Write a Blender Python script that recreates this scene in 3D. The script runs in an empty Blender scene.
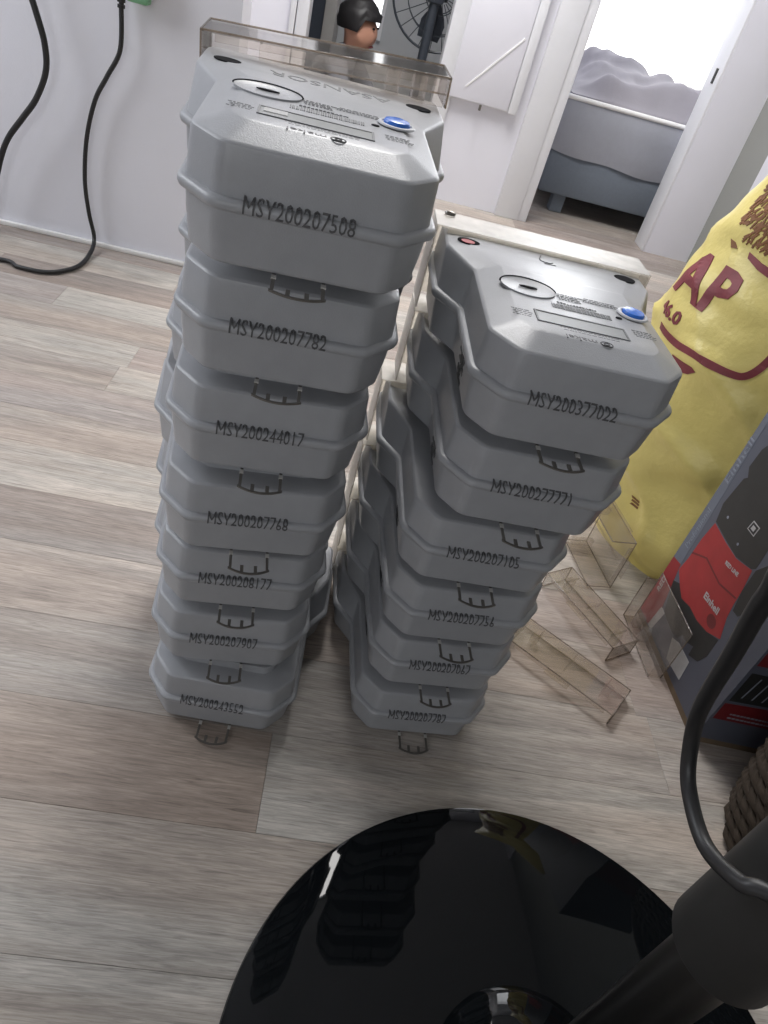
import bpy, bmesh, math, random
from mathutils import Vector, Matrix, noise
random.seed(7)
S = bpy.context.scene
COL = S.collection
# ------------------------------------------------------------------ camera
H = 0.80
F_PX = 732.93
ROWS = [[0.973446, 0.02531, 0.227513], [-0.193418, 0.622539, 0.75831], [0.122443, 0.782179, -0.610904]]
cam = bpy.data.cameras.new('camera')
cam.sensor_fit = 'VERTICAL'
cam.sensor_height = 24.0
cam.lens = F_PX / 1024 * 24.0
cam.clip_start = 0.02
cam_o = bpy.data.objects.new('camera', cam)
COL.objects.link(cam_o)
r_, u_, f_ = [Vector(v) for v in ROWS]
M = Matrix.Identity(4)
for i in range(3):
    M[i][0], M[i][1], M[i][2] = r_[i], u_[i], -f_[i]
M[2][3] = H
cam_o.matrix_world = M
S.camera = cam_o
# ------------------------------------------------------------------ view, world, lights
S.view_settings.view_transform = 'Standard'
S.view_settings.look = 'None'
S.view_settings.gamma = 1.0
S.view_settings.use_curve_mapping = False
S.view_settings.exposure = 0.85
W = bpy.data.worlds.new('world')
S.world = W
W.use_nodes = True
W.node_tree.nodes['Background'].inputs[0].default_value = (0.86, 0.92, 1.0, 1)
W.node_tree.nodes['Background'].inputs[1].default_value = 0.3


def area(name, loc, target, sx, sy, power, color):
    l = bpy.data.lights.new(name, 'AREA')
    l.shape = 'RECTANGLE'
    l.size, l.size_y = sx, sy
    l.energy = power
    l.color = color
    o = bpy.data.objects.new(name, l)
    COL.objects.link(o)
    o.location = loc
    o.rotation_euler = (Vector(target) - Vector(loc)).to_track_quat('-Z', 'Y').to_euler()
    return o


# daylight entering through the window of the left side wall, the bedroom window, plus added fill from behind and overhead
area('side_window_light', (-1.95, 1.25, 1.6), (-0.3, 1.95, 0.4), 1.0, 1.1, 15, (0.93, 0.96, 1.0))
area('bedroom_window_light', (1.45, 5.05, 1.3), (1.0, 3.0, 0.3), 1.3, 2.0, 20, (0.95, 0.97, 1.0))
area('frontal_fill', (-0.5, -1.55, 1.05), (-0.2, 1.5, 0.75), 1.3, 1.1, 8.0, (0.95, 0.97, 1.0))
area('overhead_fill', (0.0, 2.3, 2.36), (0.0, 2.3, 0.0), 0.95, 0.95, 35, (1.0, 0.98, 0.96))


S.cycles.transparent_max_bounces = 48
S.cycles.max_bounces = 16
# ------------------------------------------------------------------ materials
def mat(name, col=(0.5, 0.5, 0.5), rough=0.5, metal=0.0, spec=0.5, noise_amt=0.0, noise_scale=40.0, bump=0.0, bump_scale=200.0, emit=None, emit_s=0.0, coat=0.0):
    m = bpy.data.materials.new(name)
    m.use_nodes = True
    nt = m.node_tree
    b = nt.nodes['Principled BSDF']
    b.inputs['Base Color'].default_value = (*col, 1)
    b.inputs['Roughness'].default_value = rough
    b.inputs['Metallic'].default_value = metal
    b.inputs['Specular IOR Level'].default_value = spec
    b.inputs['Coat Weight'].default_value = coat
    tc = nt.nodes.new('ShaderNodeTexCoord')
    nz = nt.nodes.new('ShaderNodeTexNoise')
    nz.inputs['Scale'].default_value = noise_scale
    nz.inputs['Detail'].default_value = 5
    nt.links.new(tc.outputs['Object'], nz.inputs['Vector'])
    mx = nt.nodes.new('ShaderNodeMix')
    mx.data_type = 'RGBA'
    k = noise_amt
    mx.inputs[6].default_value = (*[c * (1 - k) for c in col], 1)
    mx.inputs[7].default_value = (*[min(1, c * (1 + k)) for c in col], 1)
    nt.links.new(nz.outputs['Fac'], mx.inputs[0])
    nt.links.new(mx.outputs[2], b.inputs['Base Color'])
    if bump:
        n2 = nt.nodes.new('ShaderNodeTexNoise')
        n2.inputs['Scale'].default_value = bump_scale
        n2.inputs['Detail'].default_value = 3
        nt.links.new(tc.outputs['Object'], n2.inputs['Vector'])
        bp = nt.nodes.new('ShaderNodeBump')
        bp.inputs['Strength'].default_value = bump
        bp.inputs['Distance'].default_value = 0.002
        nt.links.new(n2.outputs['Fac'], bp.inputs['Height'])
        nt.links.new(bp.outputs['Normal'], b.inputs['Normal'])
    if emit:
        b.inputs['Emission Color'].default_value = (*emit, 1)
        b.inputs['Emission Strength'].default_value = emit_s
    return m


def clear_mat(name, tint=(0.95, 0.93, 0.9), haze=0.12, haze_col=(0.8, 0.78, 0.74), gr=0.08):
    m = bpy.data.materials.new(name)
    m.use_nodes = True
    nt = m.node_tree
    nt.nodes.clear()
    out = nt.nodes.new('ShaderNodeOutputMaterial')
    tr = nt.nodes.new('ShaderNodeBsdfTransparent')
    tmix = nt.nodes.new('ShaderNodeMix')
    tmix.data_type = 'RGBA'
    tmix.inputs[6].default_value = (*tint, 1)
    tmix.inputs[7].default_value = (*[c * 0.45 for c in tint], 1)
    lw0 = nt.nodes.new('ShaderNodeLayerWeight')
    p0 = nt.nodes.new('ShaderNodeMath')
    p0.operation = 'POWER'
    p0.inputs[1].default_value = 2.5
    nt.links.new(lw0.outputs['Facing'], p0.inputs[0])
    nt.links.new(p0.outputs[0], tmix.inputs[0])
    nt.links.new(tmix.outputs[2], tr.inputs[0])
    gl = nt.nodes.new('ShaderNodeBsdfGlossy')
    gl.inputs['Roughness'].default_value = gr
    lw = nt.nodes.new('ShaderNodeLayerWeight')
    lw.inputs[0].default_value = 0.5
    pw = nt.nodes.new('ShaderNodeMath')
    pw.operation = 'POWER'
    nt.links.new(lw.outputs['Facing'], pw.inputs[0])
    pw.inputs[1].default_value = 4.0
    fr = nt.nodes.new('ShaderNodeMapRange')
    fr.inputs[3].default_value = 0.05
    fr.inputs[4].default_value = 0.75
    nt.links.new(pw.outputs[0], fr.inputs[0])
    df = nt.nodes.new('ShaderNodeBsdfDiffuse')
    tl = nt.nodes.new('ShaderNodeBsdfTranslucent')
    for d in (df, tl):
        d.inputs[0].default_value = (*haze_col, 1)
    hz = nt.nodes.new('ShaderNodeMixShader')
    hz.inputs[0].default_value = 0.5
    nt.links.new(df.outputs[0], hz.inputs[1])
    nt.links.new(tl.outputs[0], hz.inputs[2])
    m0 = nt.nodes.new('ShaderNodeMixShader')
    tc = nt.nodes.new('ShaderNodeTexCoord')
    nz = nt.nodes.new('ShaderNodeTexNoise')
    nz.inputs['Scale'].default_value = 25
    nz.inputs['Detail'].default_value = 6
    nt.links.new(tc.outputs['Object'], nz.inputs['Vector'])
    mr = nt.nodes.new('ShaderNodeMapRange')
    mr.inputs[1].default_value = 0.3
    mr.inputs[2].default_value = 0.7
    mr.inputs[3].default_value = haze * 0.4
    mr.inputs[4].default_value = haze * 1.6
    nt.links.new(nz.outputs['Fac'], mr.inputs[0])
    nt.links.new(mr.outputs[0], m0.inputs[0])
    nt.links.new(tr.outputs[0], m0.inputs[1])
    nt.links.new(hz.outputs[0], m0.inputs[2])
    m1 = nt.nodes.new('ShaderNodeMixShader')
    nt.links.new(fr.outputs[0], m1.inputs[0])
    nt.links.new(m0.outputs[0], m1.inputs[1])
    nt.links.new(gl.outputs[0], m1.inputs[2])
    nt.links.new(m1.outputs[0], out.inputs[0])
    return m


def wood_mat(name):
    m = bpy.data.materials.new(name)
    m.use_nodes = True
    nt = m.node_tree
    N, L = nt.nodes, nt.links
    b = N['Principled BSDF']
    b.inputs['Roughness'].default_value = 0.42
    b.inputs['Specular IOR Level'].default_value = 0.35
    geo = N.new('ShaderNodeNewGeometry')
    oi = N.new('ShaderNodeObjectInfo')
    off = N.new('ShaderNodeVectorMath')
    off.operation = 'SCALE'
    off.inputs[0].default_value = (37.0, 91.0, 13.0)
    L.new(oi.outputs['Random'], off.inputs['Scale'])
    add = N.new('ShaderNodeVectorMath')
    L.new(geo.outputs['Position'], add.inputs[0])
    L.new(off.outputs[0], add.inputs[1])

    def nz(scale, detail, dist=0.0):
        mp = N.new('ShaderNodeMapping')
        mp.inputs['Scale'].default_value = scale
        L.new(add.outputs[0], mp.inputs['Vector'])
        t = N.new('ShaderNodeTexNoise')
        t.inputs['Scale'].default_value = 1
        t.inputs['Detail'].default_value = detail
        t.inputs['Roughness'].default_value = 0.62
        t.inputs['Distortion'].default_value = dist
        L.new(mp.outputs[0], t.inputs['Vector'])
        return t

    def ramp(t, a, b_, lo, hi):
        r = N.new('ShaderNodeMapRange')
        r.inputs[1].default_value = a
        r.inputs[2].default_value = b_
        r.inputs[3].default_value = lo
        r.inputs[4].default_value = hi
        L.new(t.outputs['Fac'], r.inputs[0])
        return r
    broad = ramp(nz((2.6, 24, 1), 4, 1.4), 0.3, 0.7, 0.76, 1.17)
    grain = ramp(nz((24, 420, 1), 6, 0.9), 0.3, 0.7, 0.66, 1.26)
    crack = ramp(nz((5.0, 110, 1), 4, 2.2), 0.61, 0.72, 1.0, 0.58)
    m1 = N.new('ShaderNodeMath'); m1.operation = 'MULTIPLY'
    m2 = N.new('ShaderNodeMath'); m2.operation = 'MULTIPLY'
    L.new(broad.outputs[0], m1.inputs[0]); L.new(grain.outputs[0], m1.inputs[1])
    L.new(m1.outputs[0], m2.inputs[0]); L.new(crack.outputs[0], m2.inputs[1])
    tint = N.new('ShaderNodeMix')
    tint.data_type = 'RGBA'
    tint.inputs[6].default_value = (1.0, 0.93, 0.88, 1)
    tint.inputs[7].default_value = (1.0, 1.0, 0.99, 1)
    hue = ramp(nz((1.1, 9, 1), 2), 0.4, 0.6, 0, 1)
    L.new(hue.outputs[0], tint.inputs[0])
    vm = N.new('ShaderNodeVectorMath'); vm.operation = 'MULTIPLY'
    L.new(oi.outputs['Color'], vm.inputs[0]); L.new(tint.outputs[2], vm.inputs[1])
    vs = N.new('ShaderNodeVectorMath'); vs.operation = 'SCALE'
    L.new(vm.outputs[0], vs.inputs[0]); L.new(m2.outputs[0], vs.inputs['Scale'])
    L.new(vs.outputs[0], b.inputs['Base Color'])
    bp = N.new('ShaderNodeBump')
    bp.inputs['Strength'].default_value = 0.25
    bp.inputs['Distance'].default_value = 0.001
    L.new(m2.outputs[0], bp.inputs['Height'])
    L.new(bp.outputs['Normal'], b.inputs['Normal'])
    return m


MT = {}
MT['wall'] = mat('wall_paint', (0.75, 0.75, 0.81), 0.75, noise_amt=0.03, noise_scale=6, bump=0.15, bump_scale=300)
MT['wall_right'] = mat('wall_paint_shaded', (0.27, 0.275, 0.26), 0.8, noise_amt=0.03, noise_scale=6, bump=0.15, bump_scale=300)  # same wall paint, darkened because the right wall stands in shade
MT['white'] = mat('white_lacquer', (0.76, 0.77, 0.80), 0.4, noise_amt=0.02)
MT['backwall'] = mat('back_wall_paint', (0.16, 0.155, 0.15), 0.8, noise_amt=0.03)  # dark tone chosen so this unseen wall bounces less light
MT['ceiling'] = mat('ceiling_paint', (0.62, 0.62, 0.62), 0.9, noise_amt=0.02)
MT['wood'] = wood_mat('laminate_wood')
MT['joint'] = mat('floor_joint', (0.24, 0.21, 0.19), 0.9, noise_amt=0.1)
MT['grey'] = mat('grey_plastic', (0.335, 0.344, 0.363), 0.35, spec=0.5, noise_amt=0.07, noise_scale=60, bump=0.12, bump_scale=900)
MT['panel'] = mat('panel_grey', (0.45, 0.46, 0.485), 0.4, noise_amt=0.04, noise_scale=60)
MT['panel_dark'] = mat('print_grey', (0.12, 0.125, 0.13), 0.5, noise_amt=0.1)
MT['ink'] = mat('black_ink', (0.08, 0.08, 0.083), 0.5, noise_amt=0.3, noise_scale=120)
MT['lcd'] = mat('display_glass', (0.19, 0.20, 0.20), 0.38, noise_amt=0.1, noise_scale=200)
MT['blue'] = mat('blue_button', (0.035, 0.16, 0.62), 0.25, noise_amt=0.05)
MT['hole'] = mat('dark_recess', (0.018, 0.018, 0.02), 0.95, spec=0.05, noise_amt=0.1)
MT['redhole'] = mat('red_sealant', (0.45, 0.05, 0.06), 0.5, noise_amt=0.3)
MT['label'] = mat('label_paper', (0.62, 0.62, 0.63), 0.5, noise_amt=0.1, noise_scale=90)
MT['metal'] = mat('hanger_steel', (0.17, 0.16, 0.145), 0.32, metal=0.6, noise_amt=0.2, noise_scale=80)
MT['pin'] = mat('bright_steel', (0.62, 0.61, 0.58), 0.3, metal=0.5, noise_amt=0.1)
MT['clear'] = clear_mat('clear_plastic', (0.965, 0.945, 0.925), 0.05, (0.85, 0.83, 0.8))
MT['frost'] = clear_mat('hazy_clear_plastic', (0.97, 0.955, 0.92), 0.34, (0.90, 0.86, 0.79), 0.4)
MT['edge'] = clear_mat('clear_plastic_edge', (0.62, 0.55, 0.48), 0.30, (0.50, 0.44, 0.38), 0.15)  # brown tint imitates light trapped along the edges of clear plastic
MT['black'] = mat('black_rubber', (0.012, 0.012, 0.013), 0.45, noise_amt=0.1)
MT['gloss'] = mat('black_glass', (0.004, 0.005, 0.006), 0.03, spec=0.25, noise_amt=0.05)
MT['pole'] = mat('black_lacquer', (0.005, 0.005, 0.005), 0.3, noise_amt=0.1)
MT['sleeve'] = mat('grey_black_plastic', (0.013, 0.013, 0.0125), 0.6, noise_amt=0.15, noise_scale=50)
MT['yellow'] = mat('woven_yellow', (0.70, 0.59, 0.20), 0.36, noise_amt=0.2, noise_scale=9, bump=0.45, bump_scale=120)
MT['maroon'] = mat('maroon_print', (0.20, 0.035, 0.045), 0.5, noise_amt=0.25, noise_scale=70)
MT['brownprint'] = mat('brown_print', (0.20, 0.085, 0.03), 0.5, noise_amt=0.35, noise_scale=70)
MT['boxslate'] = mat('carton_slate', (0.082, 0.09, 0.118), 0.5, noise_amt=0.06, noise_scale=30)
MT['boxstrip'] = mat('carton_light_slate', (0.12, 0.135, 0.17), 0.5, noise_amt=0.06, noise_scale=30)
MT['boxred'] = mat('carton_red', (0.25, 0.016, 0.02), 0.5, noise_amt=0.12, noise_scale=50)
MT['boxred2'] = mat('carton_red_tool', (0.31, 0.02, 0.022), 0.5, noise_amt=0.22, noise_scale=45)
MT['boxdark'] = mat('carton_dark_red', (0.14, 0.01, 0.013), 0.5, noise_amt=0.2, noise_scale=50)
MT['boxblack'] = mat('carton_black', (0.018, 0.019, 0.019), 0.5, noise_amt=0.3, noise_scale=50)
MT['boxwhite'] = mat('carton_white', (0.42, 0.42, 0.42), 0.6, noise_amt=0.15, noise_scale=80)
MT['boxgrey'] = mat('carton_grey_print', (0.20, 0.22, 0.26), 0.6, noise_amt=0.15, noise_scale=80)
MT['kraft'] = mat('kraft_cardboard', (0.16, 0.115, 0.07), 0.8, noise_amt=0.2, noise_scale=60)
MT['wicker'] = mat('brown_wicker', (0.034, 0.023, 0.014), 0.8, noise_amt=0.35, noise_scale=60)
MT['sky'] = mat('window_daylight', (0.9, 0.9, 0.9), 0.5, emit=(0.97, 0.98, 1.0), emit_s=1.4)
MT['curtain'] = mat('sheer_curtain', (0.82, 0.81, 0.78), 0.8, noise_amt=0.04, emit=(1, 0.99, 0.96), emit_s=0.35)  # emission stands in for daylight shining through the cloth
MT['sheet'] = mat('mattress_cover', (0.32, 0.33, 0.37), 0.85, noise_amt=0.05, bump=0.3, bump_scale=60)
MT['sheetw'] = mat('mattress_piping', (0.80, 0.79, 0.78), 0.8, noise_amt=0.03)
MT['blanket'] = mat('grey_blanket', (0.30, 0.285, 0.31), 0.9, noise_amt=0.07, noise_scale=14, bump=0.2, bump_scale=120)
MT['bedbase'] = mat('bed_base_fabric', (0.15, 0.175, 0.21), 0.8, noise_amt=0.08, noise_scale=90)
MT['navy'] = mat('dark_wardrobe', (0.05, 0.06, 0.08), 0.5, noise_amt=0.08)
MT['beige'] = mat('beige_panel', (0.42, 0.41, 0.40), 0.6, noise_amt=0.05)
MT['fan'] = mat('dark_fan_plastic', (0.05, 0.06, 0.075), 0.4, noise_amt=0.1)
MT['skin'] = mat('skin', (0.50, 0.26, 0.18), 0.5, noise_amt=0.08, noise_scale=30)
MT['hair'] = mat('black_hair', (0.012, 0.011, 0.012), 0.5, noise_amt=0.3, noise_scale=120)
MT['shirt'] = mat('grey_shirt', (0.18, 0.19, 0.22), 0.85, noise_amt=0.08)
MT['trouser'] = mat('dark_trousers', (0.05, 0.05, 0.07), 0.85, noise_amt=0.08)
MT['green'] = mat('green_glow', (0.16, 0.36, 0.20), 0.5, noise_amt=0.1, noise_scale=20)
MT['roomgrey'] = mat('pale_grey_paint', (0.50, 0.52, 0.54), 0.8, noise_amt=0.03)


# ------------------------------------------------------------------ mesh helpers
def mesh_obj(name, verts, faces, m, parent=None, smooth=None):
    me = bpy.data.meshes.new(name)
    me.from_pydata([tuple(v) for v in verts], [], faces)
    me.update()
    return finish(name, me, m, parent, smooth)


def finish(name, me, m, parent=None, smooth=None):
    if m is not None:
        me.materials.clear()
        me.materials.append(m)
    if smooth is not None:
        me.polygons.foreach_set('use_smooth', [True] * len(me.polygons))
        me.set_sharp_from_angle(angle=math.radians(smooth))
    o = bpy.data.objects.new(name, me)
    COL.objects.link(o)
    if parent:
        o.parent = parent
    return o


def bm_obj(name, bm, m, parent=None, smooth=None):
    me = bpy.data.meshes.new(name)
    bmesh.ops.recalc_face_normals(bm, faces=bm.faces)
    bm.to_mesh(me)
    bm.free()
    return finish(name, me, m, parent, smooth)


def box_bm(bm, x0, x1, y0, y1, z0, z1, bev=0.0, mtx=None):
    vs = [bm.verts.new((x, y, z)) for z in (z0, z1) for y in (y0, y1) for x in (x0, x1)]
    idx = [(0, 2, 3, 1), (4, 5, 7, 6), (0, 1, 5, 4), (2, 6, 7, 3), (0, 4, 6, 2), (1, 3, 7, 5)]
    fs = [bm.faces.new([vs[i] for i in f]) for f in idx]
    if bev:
        es = list({e for f in fs for e in f.edges})
        r = bmesh.ops.bevel(bm, geom=es, offset=bev, segments=2, affect='EDGES', profile=0.5)
        vs = list({v for f in r['faces'] for v in f.verts} | {v for v in vs if v.is_valid})
    if mtx is not None:
        bmesh.ops.transform(bm, matrix=mtx, verts=[v for v in vs if v.is_valid])
    return vs


def box(name, x0, x1, y0, y1, z0, z1, m, parent=None, bev=0.0, mtx=None, smooth=None):
    bm = bmesh.new()
    box_bm(bm, x0, x1, y0, y1, z0, z1, bev)
    if mtx is not None:
        bmesh.ops.transform(bm, matrix=mtx, verts=bm.verts)
    return bm_obj(name, bm, m, parent, smooth if smooth is not None else (35 if bev else None))


def spline(pts, n=8):
    out = []
    P = [Vector(p) for p in pts]
    P = [2 * P[0] - P[1]] + P + [2 * P[-1] - P[-2]]
    for i in range(1, len(P) - 2):
        for k in range(n):
            t = k / n
            a, b, c, d = P[i - 1], P[i], P[i + 1], P[i + 2]
            out.append(0.5 * (2 * b + (c - a) * t + (2 * a - 5 * b + 4 * c - d) * t * t + (3 * b - a - 3 * c + d) * t ** 3))
    out.append(P[-2])
    return out


def tube_bm(bm, pts, r, seg=8, closed=False):
    P = [Vector(p) for p in pts]
    n = len(P)
    rs = r if isinstance(r, (list, tuple)) else [r] * n
    rings = []
    up = None
    for i in range(n):
        a = P[(i - 1) % n] if (closed or i > 0) else P[i]
        b = P[(i + 1) % n] if (closed or i < n - 1) else P[i]
        t = (b - a).normalized()
        if up is None:
            up = Vector((0, 0, 1)) if abs(t.z) < 0.9 else Vector((1, 0, 0))
        s = t.cross(up).normalized()
        up = s.cross(t).normalized()
        rings.append([bm.verts.new(P[i] + rs[i] * (math.cos(2 * math.pi * k / seg) * s + math.sin(2 * math.pi * k / seg) * up)) for k in range(seg)])
    for i in range(n if closed else n - 1):
        A, B = rings[i], rings[(i + 1) % n]
        for k in range(seg):
            bm.faces.new((A[k], A[(k + 1) % seg], B[(k + 1) % seg], B[k]))
    if not closed:
        bm.faces.new(rings[0][::-1])
        bm.faces.new(rings[-1])


def tube(name, pts, r, m, parent=None, seg=8, closed=False):
    bm = bmesh.new()
    tube_bm(bm, pts, r, seg, closed)
    return bm_obj(name, bm, m, parent, 50)


def lathe(name, prof, m, parent=None, seg=32, loc=(0, 0, 0), smooth=35):
    vs, fs = [], []
    n = len(prof)
    for k in range(seg):
        a = 2 * math.pi * k / seg
        for r, z in prof:
            vs.append((loc[0] + r * math.cos(a), loc[1] + r * math.sin(a), loc[2] + z))
    for k in range(seg):
        for i in range(n - 1):
            a, b = k * n + i, ((k + 1) % seg) * n + i
            fs.append((a, b, b + 1, a + 1))
    bm = bmesh.new()
    V = [bm.verts.new(v) for v in vs]
    for f in fs:
        bm.faces.new([V[i] for i in f])
    bmesh.ops.remove_doubles(bm, verts=bm.verts, dist=1e-6)
    for f in [f for f in bm.faces if f.calc_area() < 1e-12]:
        bm.faces.remove(f)
    return bm_obj(name, bm, m, parent, smooth)


def poly_plate(name, pts, fn, m, parent=None, th=0.0006, cut=0.0):
    """flat polygon (2-D) mapped by fn(a, b, h) as a thin plate of thickness th"""
    bm = bmesh.new()
    vs = [bm.verts.new((p[0], p[1], 0)) for p in pts]
    bm.faces.new(vs)
    bmesh.ops.triangulate(bm, faces=bm.faces)
    if cut:
        grid_cut(bm, cut)
    thicken(bm, fn, th)
    return bm_obj(name, bm, m, parent)


def grid_cut(bm, step, axes=(0, 1)):
    for ax in axes:
        lo = min(v.co[ax] for v in bm.verts)
        hi = max(v.co[ax] for v in bm.verts)
        n = int((hi - lo) / step)
        for i in range(1, n + 1):
            no = Vector((1, 0, 0)) if ax == 0 else Vector((0, 1, 0))
            bmesh.ops.bisect_plane(bm, geom=bm.verts[:] + bm.edges[:] + bm.faces[:], dist=1e-7, plane_co=no * (lo + i * step), plane_no=no)


def thicken(bm, fn, th):
    base = [(v, v.co.copy()) for v in bm.verts]
    faces = list(bm.faces)
    bnd = [e for e in bm.edges if len(e.link_faces) == 1]
    top = {}
    for v, c in base:
        top[v] = bm.verts.new(Vector(fn(c.x, c.y, th)))
    for f in faces:
        bm.faces.new([top[v] for v in f.verts])
    for e in bnd:
        a, b = e.verts
        try:
            bm.faces.new((a, b, top[b], top[a]))
        except ValueError:
            pass
    for v, c in base:
        v.co = Vector(fn(c.x, c.y, -0.0002))


def text_bm(txt, width=None, height=None, bold=0.0, res=2):
    c = bpy.data.curves.new('t', 'FONT')
    c.body = txt
    c.resolution_u = res
    c.offset = bold
    o = bpy.data.objects.new('t', c)
    COL.objects.link(o)
    dg = bpy.context.evaluated_depsgraph_get()
    me = bpy.data.meshes.new_from_object(o.evaluated_get(dg))
    bpy.data.objects.remove(o)
    bpy.data.curves.remove(c)
    bm = bmesh.new()
    bm.from_mesh(me)
    bpy.data.meshes.remove(me)
    xs = [v.co.x for v in bm.verts]
    ys = [v.co.y for v in bm.verts]
    w, h = max(xs) - min(xs), max(ys) - min(ys)
    cx, cy = (max(xs) + min(xs)) / 2, (max(ys) + min(ys)) / 2
    sy = (height / h) if height else (width / w)
    sx = (width / w) if width else sy
    for v in bm.verts:
        v.co = Vector(((v.co.x - cx) * sx, (v.co.y - cy) * sy, 0))
    return bm


def text_plate(name, txt, fn, m, parent, width=None, height=None, th=0.0005, cut=0.0, axes=(0, 1), bold=0.0):
    bm = text_bm(txt, width, height, bold)
    bmesh.ops.remove_doubles(bm, verts=bm.verts, dist=1e-6)
    if cut:
        grid_cut(bm, cut, axes)
    thicken(bm, fn, th)
    return bm_obj(name, bm, m, parent)


def empty(name, loc=(0, 0, 0), rz=0.0):
    o = bpy.data.objects.new(name, None)
    o.empty_display_size = 0.05
    COL.objects.link(o)
    o.location = loc
    o.rotation_euler = (0, 0, rz)
    return o


def tag(o, label, cat, group=None):
    o['label'] = label
    o['category'] = cat
    if group:
        o['group'] = group
    return o


def struct(o):
    o['kind'] = 'structure'
    return o


def link_copy(o, parent):
    c = o.copy()
    COL.objects.link(c)
    c.parent = parent
    for ch in list(o.children):
        link_copy(ch, c)
    return c


# ------------------------------------------------------------------ room shell
YL, YF, XR, XL, YB, ZC = 1.885, 3.106, 1.415, -2.05, -1.6, 2.42
floor = struct(box('floor', XL, XR, YB, 5.3, -0.05, -0.0035, MT['joint']))
rows = [-1.55, -1.42, -1.29, -1.16, -1.03, -0.90, -0.77, -0.64, -0.51, -0.38, -0.25, -0.12, 0.005, 0.135, 0.266, 0.411, 0.541, 0.666, 0.791, 0.905, 1.02, 1.122, 1.224, 1.323, 1.417,
        1.52, 1.62, 1.72, 1.82, 1.92, 2.03, 2.14, 2.26, 2.38, 2.50, 2.62, 2.74, 2.86, 2.98, 3.10, 3.2]
light, mid, dark, brown, pink = (0.44, 0.41, 0.375), (0.385, 0.35, 0.32), (0.32, 0.285, 0.262), (0.315, 0.268, 0.23), (0.37, 0.33, 0.308)
fixed = {0.266: [(-0.75, mid), (0.62, light)], 0.411: [(-0.9, mid), (0.03, (0.345, 0.30, 0.265)), (0.9, light)], 0.541: [(-0.62, light), (0.567, mid), (1.4, dark)], 0.666: [(-0.5, light), (0.55, mid), (1.4, mid)],
         0.791: [(-0.95, mid), (0.1, dark), (1.4, mid)], 0.905: [(-0.7, mid), (0.25, light), (1.4, light)], 1.02: [(-1.0, light), (-0.05, mid), (1.4, mid)],
         1.122: [(-1.2, mid), (0.0, pink), (1.4, light)], 1.224: [(-1.1, dark), (-0.393, mid), (0.4, light), (1.4, mid)], 1.323: [(-1.1, mid), (-0.38, light), (0.5, pink)], 1.417: [(-0.9, pink), (0.1, mid)], 1.52: [(-0.6, pink), (0.3, light)], 0.135: [(-0.4, light), (0.5, light)]}
g = 0.00022
cache = {}
rnd = random.Random(3)
for y0, y1 in zip(rows[:-1], rows[1:]):
    x = XL + 0.005
    segs = [s for s in fixed.get(y0, []) if s[0] < XR - 0.1]
    segs = list(segs)
    while not segs or segs[-1][0] < XR - 0.3:
        last = segs[-1][0] if segs else x
        segs.append((min(XR - 0.003, last + rnd.uniform(0.6, 1.1)), rnd.choice([light, mid, pink, light, dark])))
    if segs[-1][0] < XR - 0.004:
        segs.append((XR - 0.003, rnd.choice([light, mid, pink])))
    if y0 > YL + 0.01 and y0 < 1.0:
        pass
    for xe, tone in segs:
        if xe - x < 0.02:
            continue
        bm = bmesh.new()
        hx, hy = (xe - x) / 2 - g, (y1 - y0) / 2 - g
        e = 0.00045
        lo = [bm.verts.new((sx * hx, sy * hy, -0.0035)) for sx, sy in ((-1, -1), (1, -1), (1, 1), (-1, 1))]
        md = [bm.verts.new((sx * hx, sy * hy, -e * 0.5)) for sx, sy in ((-1, -1), (1, -1), (1, 1), (-1, 1))]
        hi = [bm.verts.new((sx * (hx - e), sy * (hy - e), 0)) for sx, sy in ((-1, -1), (1, -1), (1, 1), (-1, 1))]
        bm.faces.new(hi)
        for A, B in ((lo, md), (md, hi)):
            for k in range(4):
                bm.faces.new((A[k], A[(k + 1) % 4], B[(k + 1) % 4], B[k]))
        o = bm_obj('plank', bm, MT['wood'], floor)
        o.location = ((x + xe) / 2, (y0 + y1) / 2, 0)
        v = rnd.uniform(0.95, 1.05)
        o.color = (tone[0] * v, tone[1] * v, tone[2] * v, 1)
        x = xe
# bedroom and back room floor beyond the far wall
bf = box('floor_covering', XL, 2.6, 3.2, 5.3, -0.0035, 0.0, MT['wood'], floor)
bf.color = (0.36, 0.33, 0.30, 1)

struct(box('wall_left', XL, -0.31, YL, YL + 0.12, 0, ZC, MT['wall']))
bm = bmesh.new()
for (a, b, z0) in [(-1.5, -0.345, 0), (-0.345, 0.275, 2.05), (0.275, 0.565, 0), (0.565, 1.222, 2.05), (1.222, XR, 0)]:
    box_bm(bm, a, b, YF, YF + 0.10, z0, ZC)
struct(bm_obj('wall_far', bm, MT['wall']))
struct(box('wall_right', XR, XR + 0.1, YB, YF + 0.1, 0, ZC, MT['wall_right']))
struct(box('wall_back', XL, XR, YB - 0.1, YB, 0, ZC, MT['backwall']))
bm = bmesh.new()
box_bm(bm, XL - 0.1, XL, YB, YL, 0, 0.95)
box_bm(bm, XL - 0.1, XL, YB, YL, 2.15, ZC)
box_bm(bm, XL - 0.1, XL, YB, 0.70, 0.95, 2.15)
box_bm(bm, XL - 0.1, XL, 1.80, YL, 0.95, 2.15)
struct(bm_obj('wall_side', bm, MT['wall']))
struct(box('ceiling', XL - 0.1, XR + 0.1, YB - 0.1, YF + 0.1, ZC, ZC + 0.06, MT['ceiling']))
struct(box('baseboard_left', XL, -0.31, YL - 0.012, YL, 0, 0.012, MT['sheetw'], bev=0.003))
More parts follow.
